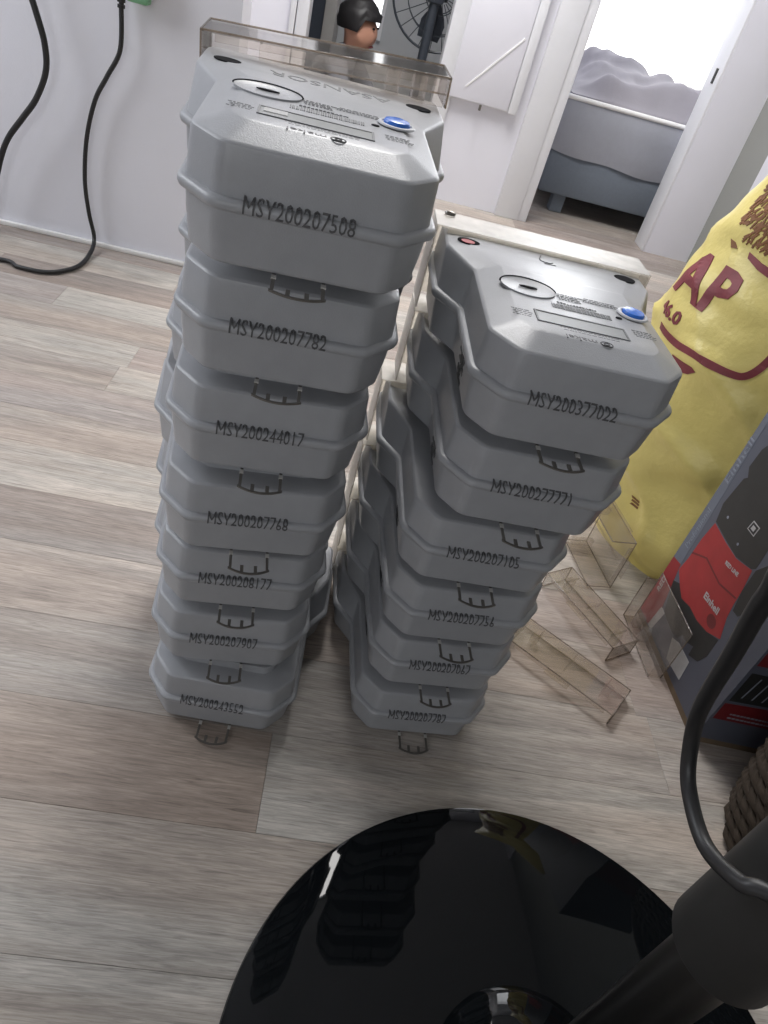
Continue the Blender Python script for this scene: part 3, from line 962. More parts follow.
def top_details(t, asansor=False):
    pz = PANEL_Z
    # round optical port recess with its slot
    bm = bmesh.new()
    cx, cy = -0.0415, 0.119
    ring = [(0.025 * math.cos(a), 0.020 * math.sin(a)) for a in [2 * math.pi * i / 32 for i in range(32)]]
    o = [bm.verts.new((cx + x, cy + y, pz + 0.0009)) for x, y in ring]
    i_ = [bm.verts.new((cx + 0.93 * x, cy + 0.93 * y, pz + 0.0002)) for x, y in ring]
    b_ = [bm.verts.new((cx + 1.0 * x, cy + 1.0 * y, pz - 0.001)) for x, y in ring]
    for k in range(32):
        j = (k + 1) % 32
        bm.faces.new((o[k], o[j], i_[j], i_[k]))
        bm.faces.new((b_[k], b_[j], o[j], o[k]))
    bm.faces.new(i_)
    port = bm_obj('optical_port', bm, MT['grey'], t, 30)
    arc = [(cx + 0.0255 * math.cos(a), cy + 0.0205 * math.sin(a), pz + 0.0006) for a in [math.pi * (0.02 + 0.96 * i / 20) for i in range(21)]]
    tube('port_groove', arc, 0.0009, MT['hole'], port, 5)
    poly_plate('port_slot', ellipse_pts(0, 0, 0.0085, 0.0022), lambda a, b, h: (cx + a, cy + b - 0.001, pz + 0.0008 + h), MT['hole'], port, 0.0004)
    # display with raised frame and glass
    fr = bmesh.new()
    x0, x1, y0, y1 = -0.044, 0.036, 0.050, 0.072
    w = 0.0016
    for b in ((x0, x1, y1 - w, y1), (x0, x0 + w, y0, y1 - w), (x1 - w, x1, y0, y1 - w), (x0 + w, x1 - w, y0, y0 + w * 0.5)):
        box_bm(fr, *b, pz - 0.0005, pz + 0.0007)
    dfr = bm_obj('display_frame', fr, MT['panel_dark'], t)
    box('display_glass', x0 + w, x1 - w, y0 + w * 0.5, y1 - w, pz - 0.0005, pz + 0.0003, MT['lcd'], dfr)
    if asansor:
        box('display_sticker', x0 + 0.004, x0 + 0.02, y0 + 0.009, y1 - 0.003, pz + 0.0003, pz + 0.0007, MT['boxwhite'], dfr)
    # blue push button in its oval collar, small dark sensor
    lathe('button_collar', [(0.0, 0.0), (0.0135, 0.0), (0.0145, 0.0006), (0.0135, 0.0016), (0.0115, 0.0018), (0.011, 0.0008), (0, 0.0008)], MT['panel'], t, 28, (0.0545, 0.110, pz))
    lathe('blue_button', [(0.0, 0.0044), (0.006, 0.0042), (0.0092, 0.0034), (0.0102, 0.002), (0.0102, 0.0), (0, 0)], MT['blue'], t, 28, (0.0545, 0.110, pz + 0.0005))['label'] = 'blue round push button'
    poly_plate('sensor_window', ellipse_pts(0, 0, 0.003, 0.002, 16), lambda a, b, h: (0.038 + a, 0.096 + b, pz + h), MT['hole'], t, 0.0004)
    # barcode
    bm = bmesh.new()
    rr = random.Random(11)
    x = -0.024
    while x < 0.029:
        w = rr.choice([0.0005, 0.0008, 0.0012])
        box_bm(bm, x, x + w, 0.0870, 0.0960, pz - 0.0002, pz + 0.0002)
        x += w + rr.choice([0.0005, 0.0009])
    bm_obj('barcode', bm, MT['panel_dark'], t)
    text_plate('barcode_text', 'MSY200207508' if asansor else 'MSY200377022', up_side(0.0, 0.1005), MT['panel_dark'], t, height=0.003, width=0.036, th=0.0002)
    text_plate('maker_name', 'makel', up_side(-0.010, 0.0325), MT['ink'], t, height=0.0065, width=0.026, th=0.0002)
    lg = bmesh.new()
    tube_bm(lg, [(0.011 + 0.0052 * math.cos(a), 0.0325 + 0.0038 * math.sin(a), pz) for a in [2 * math.pi * k / 20 for k in range(20)]], 0.0005, 4, True)
    tube_bm(lg, [(0.011 + 0.0024 * math.cos(a), 0.0325 + 0.0017 * math.sin(a), pz) for a in [2 * math.pi * k / 16 for k in range(16)]], 0.0005, 4, True)
    bm_obj('maker_emblem', lg, MT['ink'], t)
    # lines of fine print too small to read
    bm = bmesh.new()
    rr = random.Random(4)
    for (cx_, cy_, w_, n_) in [(0.0, 0.048, 0.052, 2), (-0.056, 0.066, 0.018, 4), (0.054, 0.076, 0.022, 4), (0.026, 0.124, 0.036, 3), (-0.004, 0.121, 0.024, 4)]:
        for k in range(n_):
            x = cx_ - w_ / 2 + rr.uniform(0, 0.004)
            y = cy_ - k * 0.0036
            while x < cx_ + w_ / 2 - 0.003:
                w = rr.uniform(0.0012, 0.0045)
                box_bm(bm, x, x + w, y - 0.0007, y + 0.0004, pz - 0.0002, pz + 0.00012)
                x += w + 0.0009
    bm_obj('fine_print', bm, MT['panel_dark'], t)['kind'] = 'stuff'
    # screw holes on the terminal shelf, their inner shade painted as dark discs
    zs = zshelf(PANEL_Z, 0.3)
    for s in (-1, 1):
        poly_plate('screw_hole', ellipse_pts(0, 0, 0.0115, 0.0095), lambda a, b, h: (s * 0.083 + a, 0.2300 + b * 0.9, zs - 0.0004 + h), MT['hole'], t, 0.0006)
    if not asansor:
        poly_plate('seal_wax', ellipse_pts(0, 0, 0.007, 0.006), lambda a, b, h: (-0.084 + a, 0.2280 + b * 0.9, zs + h), MT['redhole'], t, 0.0006)
        tube('pen_mark', spline([(-0.006, 0.239, zs), (-0.009, 0.229, zs), (-0.008, 0.223, zs), (-0.001, 0.221, zs), (0.004, 0.224, zs)], 5), 0.0007, MT['panel_dark'], t, 5)
        tube('pen_mark', [(-0.006, 0.217, zs), (0.006, 0.218, zs)], 0.0006, MT['panel_dark'], t, 5)
    else:
        text_plate('handwriting', 'ASANSÖR', up_side(0.005, 0.222, zs), MT['panel_dark'], t, width=0.105, height=0.019, th=0.0003)


L_POSE = [(-0.0416, 0.5290, -1.2), (-0.040, 0.5446, 5.0), (-0.0367, 0.5426, 6.2), (-0.0317, 0.5257, 8.0), (-0.0327, 0.5265, 5.4), (-0.03, 0.5178, 3.6), (-0.026, 0.4932, 4.3)]
R_POSE = [(0.2092, 0.5600, 4.6), (0.2110, 0.5606, 5.2), (0.2070, 0.5486, 4.8), (0.1990, 0.5386, 2.3), (0.2101, 0.5222, 1.6), (0.2068, 0.5077, 1.3)]
L_SER = ['MSY200243552', 'MSY200207907', 'MSY200208177', 'MSY200207768', 'MSY200244017', 'MSY200207782', 'MSY200207508']
R_SER = ['MSY200207787', 'MSY200207067', 'MSY200207756', 'MSY200207105', 'MSY200277771', 'MSY200377022']
L_LAB = ['grey electricity meter at the bottom of the taller stack, resting on the floor',
         'grey electricity meter second from the floor in the taller stack',
         'grey electricity meter third from the floor in the taller stack',
         'grey electricity meter in the exact middle of the taller stack',
         'grey electricity meter third from the top of the taller stack, numbered MSY200244017',
         'grey electricity meter second from the top of the taller stack, numbered MSY200207782',
         'grey electricity meter topmost on the taller stack, raised clear cover at its back']
R_LAB = ['grey electricity meter at the bottom of the shorter stack, resting on the floor',
         'grey electricity meter second from the floor in the shorter stack',
         'grey electricity meter third from the floor in the shorter stack',
         'grey electricity meter third from the top of the shorter stack',
         'grey electricity meter second from the top of the shorter stack',
         'grey electricity meter topmost on the shorter stack, blue button beside the yellow sack']
parts = list(proto.children)
for poses, sers, labs, grp in ((L_POSE, L_SER, L_LAB, 'meters in the taller stack'), (R_POSE, R_SER, R_LAB, 'meters in the shorter stack')):
    for k, ((x, y, a), sn, lb) in enumerate(zip(poses, sers, labs)):
        t = empty('electricity_meter', (x, y, k * TP + 0.0003), math.radians(a))
        topl = (k == 6)
        if topl:
            t.rotation_euler[0] = math.radians(1.2)
        for p_ in parts:
            if topl and p_.name.startswith('terminal_cover'):
                continue
            if p_.name.startswith('terminal_cover') and grp.endswith('taller stack'):
                continue
            c_ = link_copy(p_, t)
            if k == len(poses) - 1 and p_.name.startswith('front_cover'):
                c_.data = top_cover.data
        serial(t, sn)
        tag(t, lb, 'meter', grp)
        if k == len(poses) - 1:
            top_details(t, asansor=topl)
        if topl:
            mt = Matrix.Translation((0.001, 0.290, 0.0825)) @ Matrix.Rotation(math.radians(-3), 4, 'Y')
            cv = cover_shell('terminal_cover', MT['clear'], t, 0.0, 0.024, -0.032, 0.030, 0.110, mtx=mt, edge=0.0009)
            box('cover_front', -0.060, 0.107, -0.032, -0.0302, 0.0, 0.022, MT['clear'], cv, mtx=mt)
            for x in (0.06, 0.085):
                box('cover_post', x - 0.006, x + 0.006, -0.02, 0.0, 0.0, 0.022, MT['clear'], cv, mtx=mt)
        # fold the seal wire knob at the cover corner of topmost right meter
        if grp.endswith('shorter stack') and k == 5:
            tube('seal_wire', [(-0.1 + 0.005 * math.cos(q), 0.285 + 0.004 * math.sin(q), 0.0945) for q in [2 * math.pi * i / 12 for i in range(12)]], 0.0013, MT['metal'], t, 5, True)
for p_ in parts:
    for ch in list(p_.children):
        bpy.data.objects.remove(ch)
    bpy.data.objects.remove(p_)
bpy.data.objects.remove(proto)
bpy.data.objects.remove(top_cover)


# ------------------------------------------------------------------ loose clear terminal covers on the floor
def loose(label, loc, rot, sx=1.0, name='terminal_cover', hz=0.05, dy=0.075, m='clear'):
    t = tag(empty(name, loc), label, 'plastic cover', 'loose clear covers on the floor')
    t.rotation_euler = rot
    c = cover_shell('cover_shell', MT[m], t, 0.0, hz, -dy / 2, dy / 2, 0.105 * sx, edge=0.0009)
    for s in (-1, 1):
        box('screw_post', s * 0.075 * sx - 0.006, s * 0.075 * sx + 0.006, dy / 2 - 0.024, dy / 2 - 0.014, 0.002, hz - 0.002, MT[m], c)
    box('hinge_tab', -0.02, 0.02, -dy / 2 - 0.012, -dy / 2, hz - 0.0018, hz - 0.0002, MT[m], c)
    return t


R90 = math.radians
loose('clear plastic cover lying flat nearest the shorter stack on the floor', (0.447, 0.722, 0.0015), (0, 0, R90(-38)), 0.86, hz=0.02, dy=0.066)
loose('clear plastic cover lying in the middle between the shorter stack and the carton', (0.505, 0.848, 0.0015), (0, 0, R90(-60)), 0.80, hz=0.03, dy=0.056)
loose('clear plastic cover tipped on its side beside the yellow sack and shorter stack', (0.515, 0.985, 0.057), (0, R90(90), R90(10)), 0.5, hz=0.045, dy=0.12)

# upright clear cover leaning against the carton
t = tag(empty('terminal_cover', (0.606, 0.80, 0.0)), 'clear plastic cover standing upright against the side of the tool carton', 'plastic cover', 'loose clear covers on the floor')
t.rotation_euler = (0, 0, R90(4))
bm = bmesh.new()
box_bm(bm, 0.0, 0.0018, -0.055, 0.075, 0.0015, 0.105)
box_bm(bm, -0.02, 0.0, 0.0732, 0.075, 0.0015, 0.09)
box_bm(bm, -0.02, 0.0, -0.055, -0.0532, 0.0015, 0.03)
box_bm(bm, -0.02, 0.0, -0.0532, 0.0732, 0.0015, 0.0033)
sh = bm_obj('cover_shell', bm, MT['clear'], t)
bm = bmesh.new()
for a, b in [((0.001, -0.055, 0.002), (0.001, -0.055, 0.105)), ((0.001, -0.055, 0.105), (0.001, 0.075, 0.105)), ((0.001, 0.075, 0.105), (0.001, 0.075, 0.002)), ((-0.02, 0.075, 0.002), (-0.02, 0.075, 0.09)), ((-0.02, 0.075, 0.09), (0.0, 0.075, 0.09)), ((-0.02, -0.055, 0.002), (-0.02, 0.075, 0.002))]:
    tube_bm(bm, [a, b], 0.0009, 6)
bm_obj('cover_edge', bm, MT['edge'], sh, 60)
for y in (0.02, 0.05):
    box('screw_post', -0.014, -0.0005, y - 0.005, y + 0.005, 0.0035, 0.03, MT['clear'], sh)

# ------------------------------------------------------------------ yellow woven sack
BC = Vector((0.713, 1.090))
PHI = math.radians(50)
BD = Vector((math.cos(PHI), -math.sin(PHI)))
BN = Vector((-math.sin(PHI), -math.cos(PHI)))
PR = [(0.0, 0.135, 0.108), (0.03, 0.145, 0.116), (0.10, 0.158, 0.124), (0.20, 0.180, 0.128), (0.30, 0.200, 0.130), (0.41, 0.207, 0.130), (0.50, 0.180, 0.125), (0.57, 0.168, 0.118), (0.64, 0.150, 0.105), (0.72, 0.142, 0.08), (0.80, 0.15, 0.04), (0.86, 0.155, 0.010)]


def bag_ab(z):
    z = max(0, min(0.86, z))
    for (z0, a0, b0), (z1, a1, b1) in zip(PR[:-1], PR[1:]):
        if z <= z1:
            t = (z - z0) / (z1 - z0)
            return a0 + (a1 - a0) * t, b0 + (b1 - b0) * t
    return PR[-1][1:]


def bag_pt(u, z, off=0.0):
    """u: angle round the sack, pi*1.5 = middle of the front"""
    a, b = bag_ab(z)
    c, s = math.cos(u), math.sin(u)
    n = 2.5
    x = a * math.copysign(abs(c) ** (2 / n), c)
    y = b * math.copysign(abs(s) ** (2 / n), s)
    p = Vector((x * 3.2, y * 3.2, z * 4.5))
    w = 0.024 * noise.noise(p) + 0.014 * noise.noise(p * 2.3 + Vector((5, 1, 2)))
    cr = abs(math.sin(z * 15 + x * 21 + 3.5 * noise.noise(p * 0.8)))
    w += 0.012 * (1 - cr) ** 2 * (1.0 if z < 0.42 else 0.45) * min(1, z / 0.05)
    w += 0.0045 * noise.noise(p * 5.5 + Vector((1, 7, 3))) + 0.004 * abs(noise.noise(p * 3.7))
    if z < 0.02:
        w *= z / 0.02
    k = 1 + (w + off) / max(0.05, math.hypot(x, y))
    x, y = x * k, y * k
    P = BC + BD * x - BN * y
    return Vector((P.x, P.y, z))


nu, nz_ = 200, 120
vs, fs = [], []
for j in range(nz_ + 1):
    z = 0.86 * j / nz_
    for i in range(nu):
        vs.append(bag_pt(2 * math.pi * i / nu, z))
for j in range(nz_):
    for i in range(nu):
        fs.append((j * nu + i, j * nu + (i + 1) % nu, (j + 1) * nu + (i + 1) % nu, (j + 1) * nu + i))
fs.append(tuple(range(nu - 1, -1, -1)))
fs.append(tuple(nz_ * nu + i for i in range(nu)))
sack = tag(empty('woven_sack', (BC.x, BC.y, 0)), 'yellow woven plastic sack with maroon lettering standing behind the tool carton', 'sack')
sk = mesh_obj('sack_body', [(v.x - BC.x, v.y - BC.y, v.z) for v in vs], fs, MT['yellow'], sack, 70)


def bag_map(s0, z0, rot=0.0):
    cr, sr = math.cos(rot), math.sin(rot)

    def fn(a, b, h):
        s = s0 + a * cr - b * sr
        z = z0 + a * sr + b * cr
        A, B = bag_ab(z)
        q = max(-0.985, min(0.985, s / A))
        c = math.copysign(abs(q) ** 1.25, q)
        u = -math.acos(c)
        p = bag_pt(u, z, 0.0008 + h)
        return (p.x - BC.x, p.y - BC.y, p.z)
    return fn


text_plate('sack_lettering', 'AP', bag_map(-0.108, 0.494), MT['maroon'], sk, width=0.104, height=0.070, th=0.0008, cut=0.006, bold=0.03)
text_plate('sack_numerals', '46.0', bag_map(-0.135, 0.431), MT['maroon'], sk, width=0.055, height=0.022, th=0.0008, cut=0.005, bold=0.03)
ln = spline([(-0.155, 0.402), (-0.098, 0.398), (-0.054, 0.404), (-0.005, 0.404), (0.017, 0.412), (0.030, 0.445), (0.034, 0.50), (0.032, 0.60)], 6) if False else None
path = [Vector((x, y, 0)) for x, y in [(-0.150, 0.402), (-0.098, 0.399), (-0.054, 0.405), (-0.005, 0.405), (0.016, 0.413), (0.029, 0.445), (0.033, 0.50), (0.034, 0.62)]]
path = spline(path, 6)
left_, right_ = [], []
for i, p in enumerate(path):
    t_ = (path[min(i + 1, len(path) - 1)] - path[max(i - 1, 0)]).normalized()
    nrm = Vector((-t_.y, t_.x, 0))
    left_.append(p + nrm * 0.0055)
    right_.append(p - nrm * 0.0055)
bm = bmesh.new()
LV = [bm.verts.new(p) for p in left_]
RV = [bm.verts.new(p) for p in right_]
for i in range(len(LV) - 1):
    bm.faces.new((LV[i], RV[i], RV[i + 1], LV[i + 1]))
grid_cut(bm, 0.008)
thicken(bm, bag_map(0, 0), 0.0008)
bm_obj('sack_border_line', bm, MT['maroon'], sk)
poly_plate('sack_print', [(-0.092, 0.382), (-0.070, 0.384), (-0.050, 0.386), (-0.042, 0.382), (-0.052, 0.372), (-0.068, 0.366), (-0.085, 0.372)], bag_map(0, 0), MT['maroon'], sk, 0.0008, 0.006)
# ear-shaped brown ornament drawn with strokes, a ribbon under it
bm = bmesh.new()
rr = random.Random(9)
for k in range(520):
    s = rr.uniform(-0.122, -0.02)
    z = rr.uniform(0.562, 0.70)
    if z < 0.556 + 0.25 * max(0, -0.078 - s) or (s < -0.10 and z < 0.578):
        continue
    L_ = rr.uniform(0.006, 0.016)
    a = math.radians(62 + rr.uniform(-22, 22))
    d_, n_ = Vector((math.cos(a), math.sin(a), 0)), Vector((-math.sin(a), math.cos(a), 0)) * rr.uniform(0.0009, 0.0018)
    p = Vector((s, z, 0))
    V = [bm.verts.new(q) for q in (p - n_, p + d_ * L_ - n_ * 0.5, p + d_ * L_ + n_ * 0.5, p + n_)]
    bm.faces.new(V)
thicken(bm, bag_map(0, 0), 0.0008)
bm_obj('sack_ornament', bm, MT['brownprint'], sk)
poly_plate('sack_ribbon', [(-0.081, 0.557), (-0.055, 0.552), (-0.035, 0.551), (-0.005, 0.560), (-0.005, 0.548), (-0.031, 0.539), (-0.055, 0.542), (-0.078, 0.549)], bag_map(0, 0), MT['maroon'], sk, 0.0008, 0.006)
poly_plate('sack_print', [(-0.118, 0.560), (-0.108, 0.559), (-0.100, 0.553), (-0.110, 0.550)], bag_map(0, 0), MT['brownprint'], sk, 0.0008, 0.005)
for k in range(3):
    poly_plate('sack_print', [(-0.064 + 0.002 * k, 0.117 - 0.007 * k), (-0.041, 0.119 - 0.007 * k), (-0.042, 0.1145 - 0.007 * k), (-0.063, 0.1125 - 0.007 * k)], bag_map(0, 0), MT['brownprint'], sk, 0.0008, 0.006)

# ------------------------------------------------------------------ tool carton
BO = Vector((0.627, 0.637, 0))
LU = Vector((-math.sin(R90(4)), math.cos(R90(4)), 0))
FX = Vector((math.cos(R90(-2.8)), math.sin(R90(-2.8)), 0))
BDP, BWD, BHT = 0.250, 0.170, 0.50
carton = tag(empty('tool_carton', BO), 'slate grey power tool carton with a red and black tool printed on it', 'box')
Q = [Vector((0, 0, 0)), FX * BWD, FX * BWD + LU * BDP, LU * BDP]
vs = [q + Vector((0, 0, z)) for z in (0.012, BHT) for q in Q]
mesh_obj('carton_body', vs, [(3, 2, 1, 0), (4, 5, 6, 7), (0, 1, 5, 4), (1, 2, 6, 5), (2, 3, 7, 6), (3, 0, 4, 7)], MT['boxslate'], carton)
vs = [q + (Vector((0.4 * (0.08 - q.x), 0.4 * (0.12 - q.y), 0)) * 0.02) + Vector((0, 0, z)) for z in (0.0, 0.0118) for q in Q]
mesh_obj('carton_bottom_flap', vs, [(3, 2, 1, 0), (4, 5, 6, 7), (0, 1, 5, 4), (1, 2, 6, 5), (2, 3, 7, 6), (3, 0, 4, 7)], MT['kraft'], carton)
LN = Vector((-LU.y, LU.x, 0))
LN = LN if LN.x < 0 else -LN
FNV = Vector((FX.y, -FX.x, 0))
FNV = FNV if FNV.y < 0 else -FNV
fl = lambda a, b, h: LU * a + Vector((0, 0, b)) + LN * h
ff = lambda a, b, h: FX * a + Vector((0, 0, b)) + FNV * h
pk = empty('side_print')
pk.parent = carton
poly_plate('print_stripe', [(0.2255, 0.14), (0.2495, 0.135), (0.2495, 0.498), (0.243, 0.498)], fl, MT['boxstrip'], carton, 0.0003)
poly_plate('print_stripe', [(0.2495, 0.1345), (0.2255, 0.1395), (0.205, 0.06), (0.2125, 0.014), (0.2495, 0.014)], fl, MT['boxred'], carton, 0.0003)
poly_plate('tool_picture', [(0.2118, 0.379), (0.2168, 0.3683), (0.2191, 0.3369), (0.2087, 0.3257), (0.2148, 0.3192), (0.2216, 0.2681), (0.2131, 0.2401), (0.1711, 0.238), (0.139, 0.2379), (0.1028, 0.2491), (0.0963, 0.2554), (0.099, 0.2869), (0.095, 0.33), (0.10, 0.42), (0.19, 0.42)], fl, MT['boxblack'], carton, 0.0003)
poly_plate('tool_picture', [(0.2126, 0.2375), (0.2176, 0.2022), (0.2185, 0.1594), (0.2224, 0.1322), (0.1994, 0.1175), (0.1808, 0.1092), (0.1558, 0.1171), (0.1287, 0.1172), (0.0994, 0.1246), (0.0714, 0.1409), (0.0849, 0.1698), (0.0899, 0.1917), (0.0928, 0.2174), (0.1001, 0.2488), (0.1373, 0.2365), (0.1737, 0.2357)], fl, MT['boxred2'], carton, 0.0003)
poly_plate('tool_picture', [(0.2197, 0.1105), (0.2089, 0.0911), (0.1962, 0.0616), (0.1569, 0.0583), (0.1409, 0.063), (0.1341, 0.0769), (0.1205, 0.0773), (0.1026, 0.0871), (0.1006, 0.0702), (0.0788, 0.0816), (0.071, 0.1027), (0.0729, 0.1374), (0.0994, 0.1246), (0.1287, 0.1172), (0.1558, 0.1171), (0.1808, 0.1092), (0.2027, 0.1201)], fl, MT['boxblack'], carton, 0.0003)
poly_plate('tool_picture', [(0.0831, 0.274), (0.0947, 0.2541), (0.0928, 0.2174), (0.0843, 0.1863), (0.0712, 0.1882), (0.064, 0.2023), (0.0721, 0.265)], fl, MT['boxblack'], carton, 0.0003)
poly_plate('tool_seam', [(0.2185, 0.17), (0.185, 0.19), (0.135, 0.187), (0.093, 0.200), (0.093, 0.203), (0.135, 0.190), (0.185, 0.193), (0.2185, 0.174)], fl, MT['boxdark'], carton, 0.0005)
poly_plate('tool_vent', ellipse_pts(0.104, 0.142, 0.012, 0.010, 12), fl, MT['boxdark'], carton, 0.0005)
poly_plate('paper_label', [(0.2076, 0.0612), (0.2117, 0.0159), (0.1995, 0.0133), (0.1925, 0.0618)], fl, MT['boxwhite'], carton, 0.0004)
poly_plate('paper_label', [(0.1321, 0.0232), (0.1481, 0.0546), (0.13, 0.063), (0.0905, 0.0651), (0.0853, 0.0297)], fl, MT['boxwhite'], carton, 0.0006)


def on_left(a0, z0, da, dz):
    L_ = math.hypot(da, dz)
    ux, uz = da / L_, dz / L_
    return lambda a, b, h: fl(a0 + a * ux + b * uz, z0 + a * uz - b * ux, h + 0.0004)


text_plate('brand_print', 'Einhell', on_left(0.1243, 0.1586, -0.0408, 0.0062), MT['boxwhite'], carton, width=0.042, height=0.011, th=0.0003, bold=0.02)
text_plate('brand_print', 'RED LINE', on_left(0.1318, 0.2216, -0.0335, 0.0069), MT['boxwhite'], carton, width=0.034, height=0.006, th=0.0003, bold=0.02)
text_plate('strip_lettering', 'Einhell', on_left(0.243, 0.33, 0.002, 0.06), MT['boxgrey'], carton, width=0.075, height=0.012, th=0.0003)
text_plate('strip_lettering', 'Professional', on_left(0.2385, 0.205, 0.002, 0.06), MT['boxgrey'], carton, width=0.075, height=0.010, th=0.0003)
text_plate('strip_lettering', 'RED', on_left(0.2385, 0.084, 0.004, 0.03), MT['boxwhite'], carton, width=0.028, height=0.010, th=0.0003, bold=0.02)
dm = [(0.1505, 0.2953), (0.1527, 0.2793), (0.1341, 0.2802), (0.1334, 0.2962)]
cxm, czm = sum(p[0] for p in dm) / 4, sum(p[1] for p in dm) / 4
poly_plate('emblem', dm, lambda a, b, h: fl(a, b, h + 0.0004), MT['boxwhite'], carton, 0.0003)
poly_plate('emblem', [(cxm + (a - cxm) * 0.82, czm + (b - czm) * 0.82) for a, b in dm], lambda a, b, h: fl(a, b, h + 0.0006), MT['boxblack'], carton, 0.0003)
poly_plate('emblem', [(cxm + (a - cxm) * 0.42, czm + (b - czm) * 0.42) for a, b in dm], lambda a, b, h: fl(a, b, h + 0.0009), MT['boxwhite'], carton, 0.0003)
poly_plate('tool_bolt', ellipse_pts(0.197, 0.262, 0.0022, 0.0022, 10), lambda a, b, h: fl(a, b, h + 0.0004), MT['boxgrey'], carton, 0.0003)
poly_plate('tool_bolt', ellipse_pts(0.150, 0.252, 0.0022, 0.0022, 10), lambda a, b, h: fl(a, b, h + 0.0004), MT['boxgrey'], carton, 0.0003)
# front face print
poly_plate('front_print', [(0.004, 0.30), (0.004, 0.173), (0.166, 0.178), (0.166, 0.30)], ff, MT['boxdark'], carton, 0.0003)
poly_plate('front_print', [(0.006, 0.158), (0.006, 0.098), (0.160, 0.105), (0.160, 0.160)], ff, MT['boxblack'], carton, 0.0003)
poly_plate('front_print', [(0.004, 0.0918), (0.004, 0.0573), (0.166, 0.059), (0.166, 0.102)], ff, MT['boxdark'], carton, 0.0003)
poly_plate('front_print', [(0.02, 0.1725), (0.02, 0.1705), (0.166, 0.174), (0.166, 0.176)], ff, MT['boxgrey'], carton, 0.0005)
bm = bmesh.new()
for k in range(9):
    a = 0.018 + k * 0.015
    V = [bm.verts.new((a + q[0], q[1], 0)) for q in ((0.0, 0.108), (0.0018, 0.108), (0.0068, 0.150), (0.005, 0.150))]
    bm.faces.new(V)
thicken(bm, ff, 0.0006)
bm_obj('accessory_picture', bm, MT['boxgrey'], carton)
for k in range(2):
    bm = bmesh.new()
    rr = random.Random(20 + k)
    a = 0.022
    while a < 0.09:
        w = rr.uniform(0.002, 0.006)
        bm.faces.new([bm.verts.new((p, q, 0)) for p, q in ((a, 0.0625 + 0.008 * k), (a + w, 0.0625 + 0.008 * k), (a + w, 0.0655 + 0.008 * k), (a, 0.0655 + 0.008 * k))])
        a += w + 0.0012
    thicken(bm, ff, 0.0005)
    bm_obj('fine_print', bm, MT['boxgrey'], carton)['kind'] = 'stuff'
bpy.data.objects.remove(pk)

# ------------------------------------------------------------------ black pedestal base in the foreground
PCX, PCY = 0.308, 0.190
ped = tag(empty('pedestal_stand', (PCX, PCY, 0)), 'glossy black round pedestal base with an upright pole in the foreground', 'stand')
lathe('round_base', [(0, 0.0), (0.280, 0.0), (0.284, 0.003), (0.285, 0.009), (0.2835, 0.012), (0.280, 0.0132), (0.24, 0.0165), (0.19, 0.0195), (0.14, 0.0215), (0.07, 0.023), (0.0, 0.0235)], MT['gloss'], ped, 128, smooth=30)
lathe('centre_boss', [(0, 0.0215), (0.092, 0.0215), (0.091, 0.025), (0.082, 0.033), (0.060, 0.041), (0.03, 0.047), (0, 0.047)], MT['gloss'], ped, 48)
lathe('pole', [(0, 0.03), (0.022, 0.03), (0.022, 0.56), (0, 0.56)], MT['pole'], ped, 32)
lathe('pole_sleeve', [(0.0222, 0.372), (0.0325, 0.372), (0.034, 0.375), (0.034, 0.54), (0.0325, 0.545), (0.0222, 0.545)], MT['sleeve'], ped, 40)
# cord hanging past the pole
cp = [(0.36, 0.165, 0.500), (0.335, 0.141, 0.500), (0.295, 0.142, 0.494), (0.264, 0.170, 0.481), (0.2564, 0.1777, 0.473), (0.2546, 0.2042, 0.4577), (0.2524, 0.2338, 0.4624), (0.2485, 0.2481, 0.4799), (0.2378, 0.25, 0.5129), (0.2125, 0.2302, 0.5808), (0.1898, 0.2102, 0.6325), (0.178, 0.19, 0.665), (0.19, 0.12, 0.70), (0.24, 0.02, 0.69)]
tag(tube('hanging_cable', spline(cp, 8), 0.0045, MT['black'], None, 10), 'thick black cord hanging in front of the pole in the foreground', 'cord')

# ------------------------------------------------------------------ wicker basket at the right edge
bk = tag(empty('wicker_basket', (0.772, 0.450, 0)), 'dark brown woven wicker basket at the right edge behind the pole', 'basket')
nr = 21
for j in range(nr):
    z = 0.010 + j * 0.0103
    r0 = 0.150 + 0.012 * math.sin(math.pi * j / nr)
    bm = bmesh.new()
    tube_bm(bm, [((r0 + 0.0032 * math.cos(k * math.pi / 2 + j * math.pi)) * math.cos(2 * math.pi * k / 96), (r0 + 0.0032 * math.cos(k * math.pi / 2 + j * math.pi)) * math.sin(2 * math.pi * k / 96), z) for k in range(96)], 0.0052, 6, True)
    bm_obj('weave_strand', bm, MT['wicker'], bk, 60)
for k in range(24):
    a = 2 * math.pi * (k + 0.5) / 24
    tube('stake', [(0.148 * math.cos(a), 0.148 * math.sin(a), 0.004), (0.160 * math.cos(a), 0.160 * math.sin(a), 0.115), (0.150 * math.cos(a), 0.150 * math.sin(a), 0.228)], 0.004, MT['wicker'], bk, 6)
lathe('basket_bottom', [(0, 0.001), (0.148, 0.001), (0.148, 0.008), (0, 0.008)], MT['wicker'], bk, 32)
tube('basket_rim', [(0.152 * math.cos(2 * math.pi * k / 48), 0.152 * math.sin(2 * math.pi * k / 48), 0.232) for k in range(48)], 0.009, MT['wicker'], bk, 8, True)

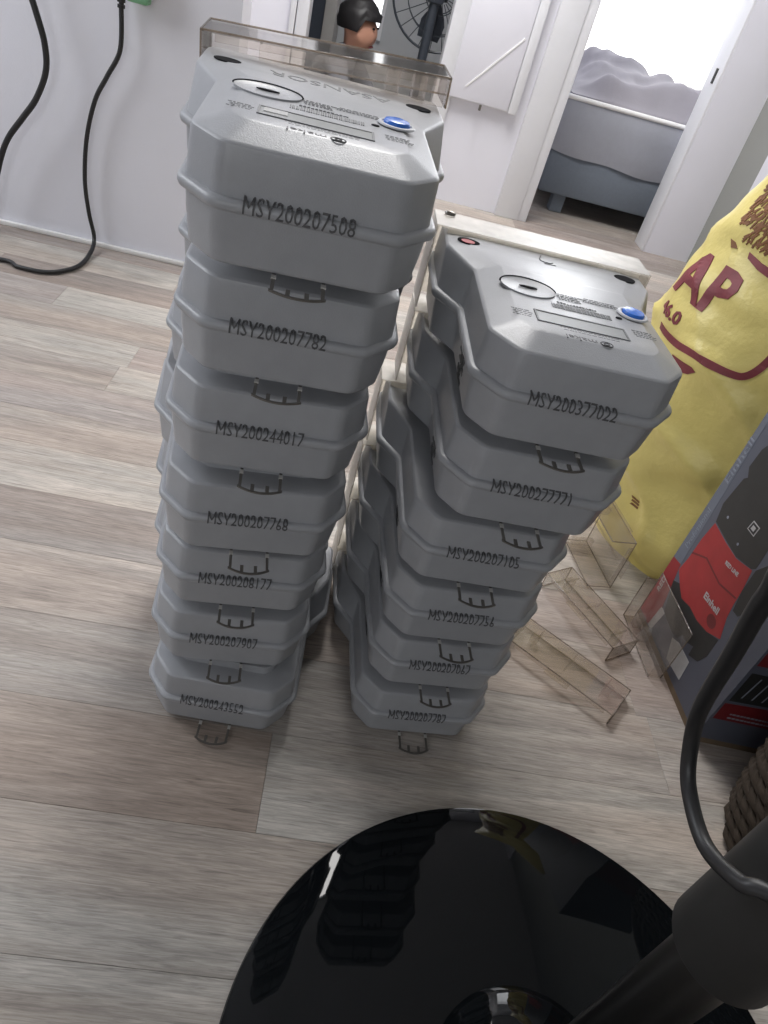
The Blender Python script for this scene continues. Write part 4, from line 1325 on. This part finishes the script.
# ------------------------------------------------------------------ wall cables
Yc = YL - 0.03
c1 = [(-0.5565, Yc + 0.004, 0.548), (-0.556, Yc + 0.003, 0.535), (-0.557, Yc, 0.458), (-0.585, Yc, 0.40), (-0.612, Yc, 0.345), (-0.632, Yc, 0.26), (-0.638, Yc, 0.165), (-0.630, Yc, 0.09), (-0.618, Yc, 0.03), (-0.612, Yc - 0.05, 0.009), (-0.614, 1.72, 0.0065), (-0.654, 1.657, 0.0065), (-0.72, 1.648, 0.0065), (-0.77, 1.665, 0.0065), (-0.95, 1.60, 0.0065), (-1.25, 1.45, 0.0065)]
tag(tube('charger_cable', spline(c1, 8), 0.0052, MT['black'], None, 8), 'thin black cable hanging from the white plug and curling onto the floor', 'cable')
Y2 = YL - 0.055
c2 = [(-0.735, YL - 0.016, 0.95), (-0.738, YL - 0.04, 0.93), (-0.742, Y2, 0.86), (-0.744, Y2, 0.74), (-0.742, Y2, 0.62), (-0.738, Y2, 0.545), (-0.722, Y2, 0.49), (-0.708, Y2, 0.438), (-0.708, Y2, 0.385), (-0.732, Y2, 0.325), (-0.765, Y2, 0.277), (-0.80, Y2, 0.227), (-0.822, Y2, 0.175), (-0.85, Y2, 0.08), (-0.88, Y2, 0.009), (-1.0, Y2, 0.0085), (-1.3, Y2, 0.0085)]
tag(tube('power_cable', spline(c2, 8), 0.0068, MT['black'], None, 8), 'thicker black cable hanging in a wave against the wall at the left edge', 'cable')
ad = tag(empty('power_adapter', (-0.545, YL, 0.575)), 'white plug adapter with a green glow below it on the wall', 'adapter')
box('adapter_body', -0.006, 0.058, -0.050, -0.0105, -0.008, 0.06, MT['white'], ad, bev=0.012)
box('adapter_glow', 0.004, 0.048, -0.045, -0.012, -0.022, -0.0085, MT['green'], ad, bev=0.004)  # green block painted for the glow beneath the plug
box('socket_plate', -0.02, 0.075, -0.010, -0.0005, -0.004, 0.085, MT['white'], ad, bev=0.003)
for k in range(4):
    lathe('strain_relief', [(0, 0), (0.0098 - 0.0006 * k, 0), (0.0098 - 0.0006 * k, 0.006), (0, 0.006)], MT['black'], ad, 12, (-0.0115, -0.026, -0.008 - 0.0105 * k))

ws = tag(empty('wall_socket', (-0.735, YL, 0.95)), 'white wall socket feeding the thicker black cable above the left edge', 'socket')
box('socket_plate', -0.042, 0.042, -0.010, -0.0005, -0.042, 0.042, MT['white'], ws, bev=0.003)
box('socket_insert', -0.024, 0.024, -0.0135, -0.0102, -0.024, 0.024, MT['white'], ws, bev=0.001)
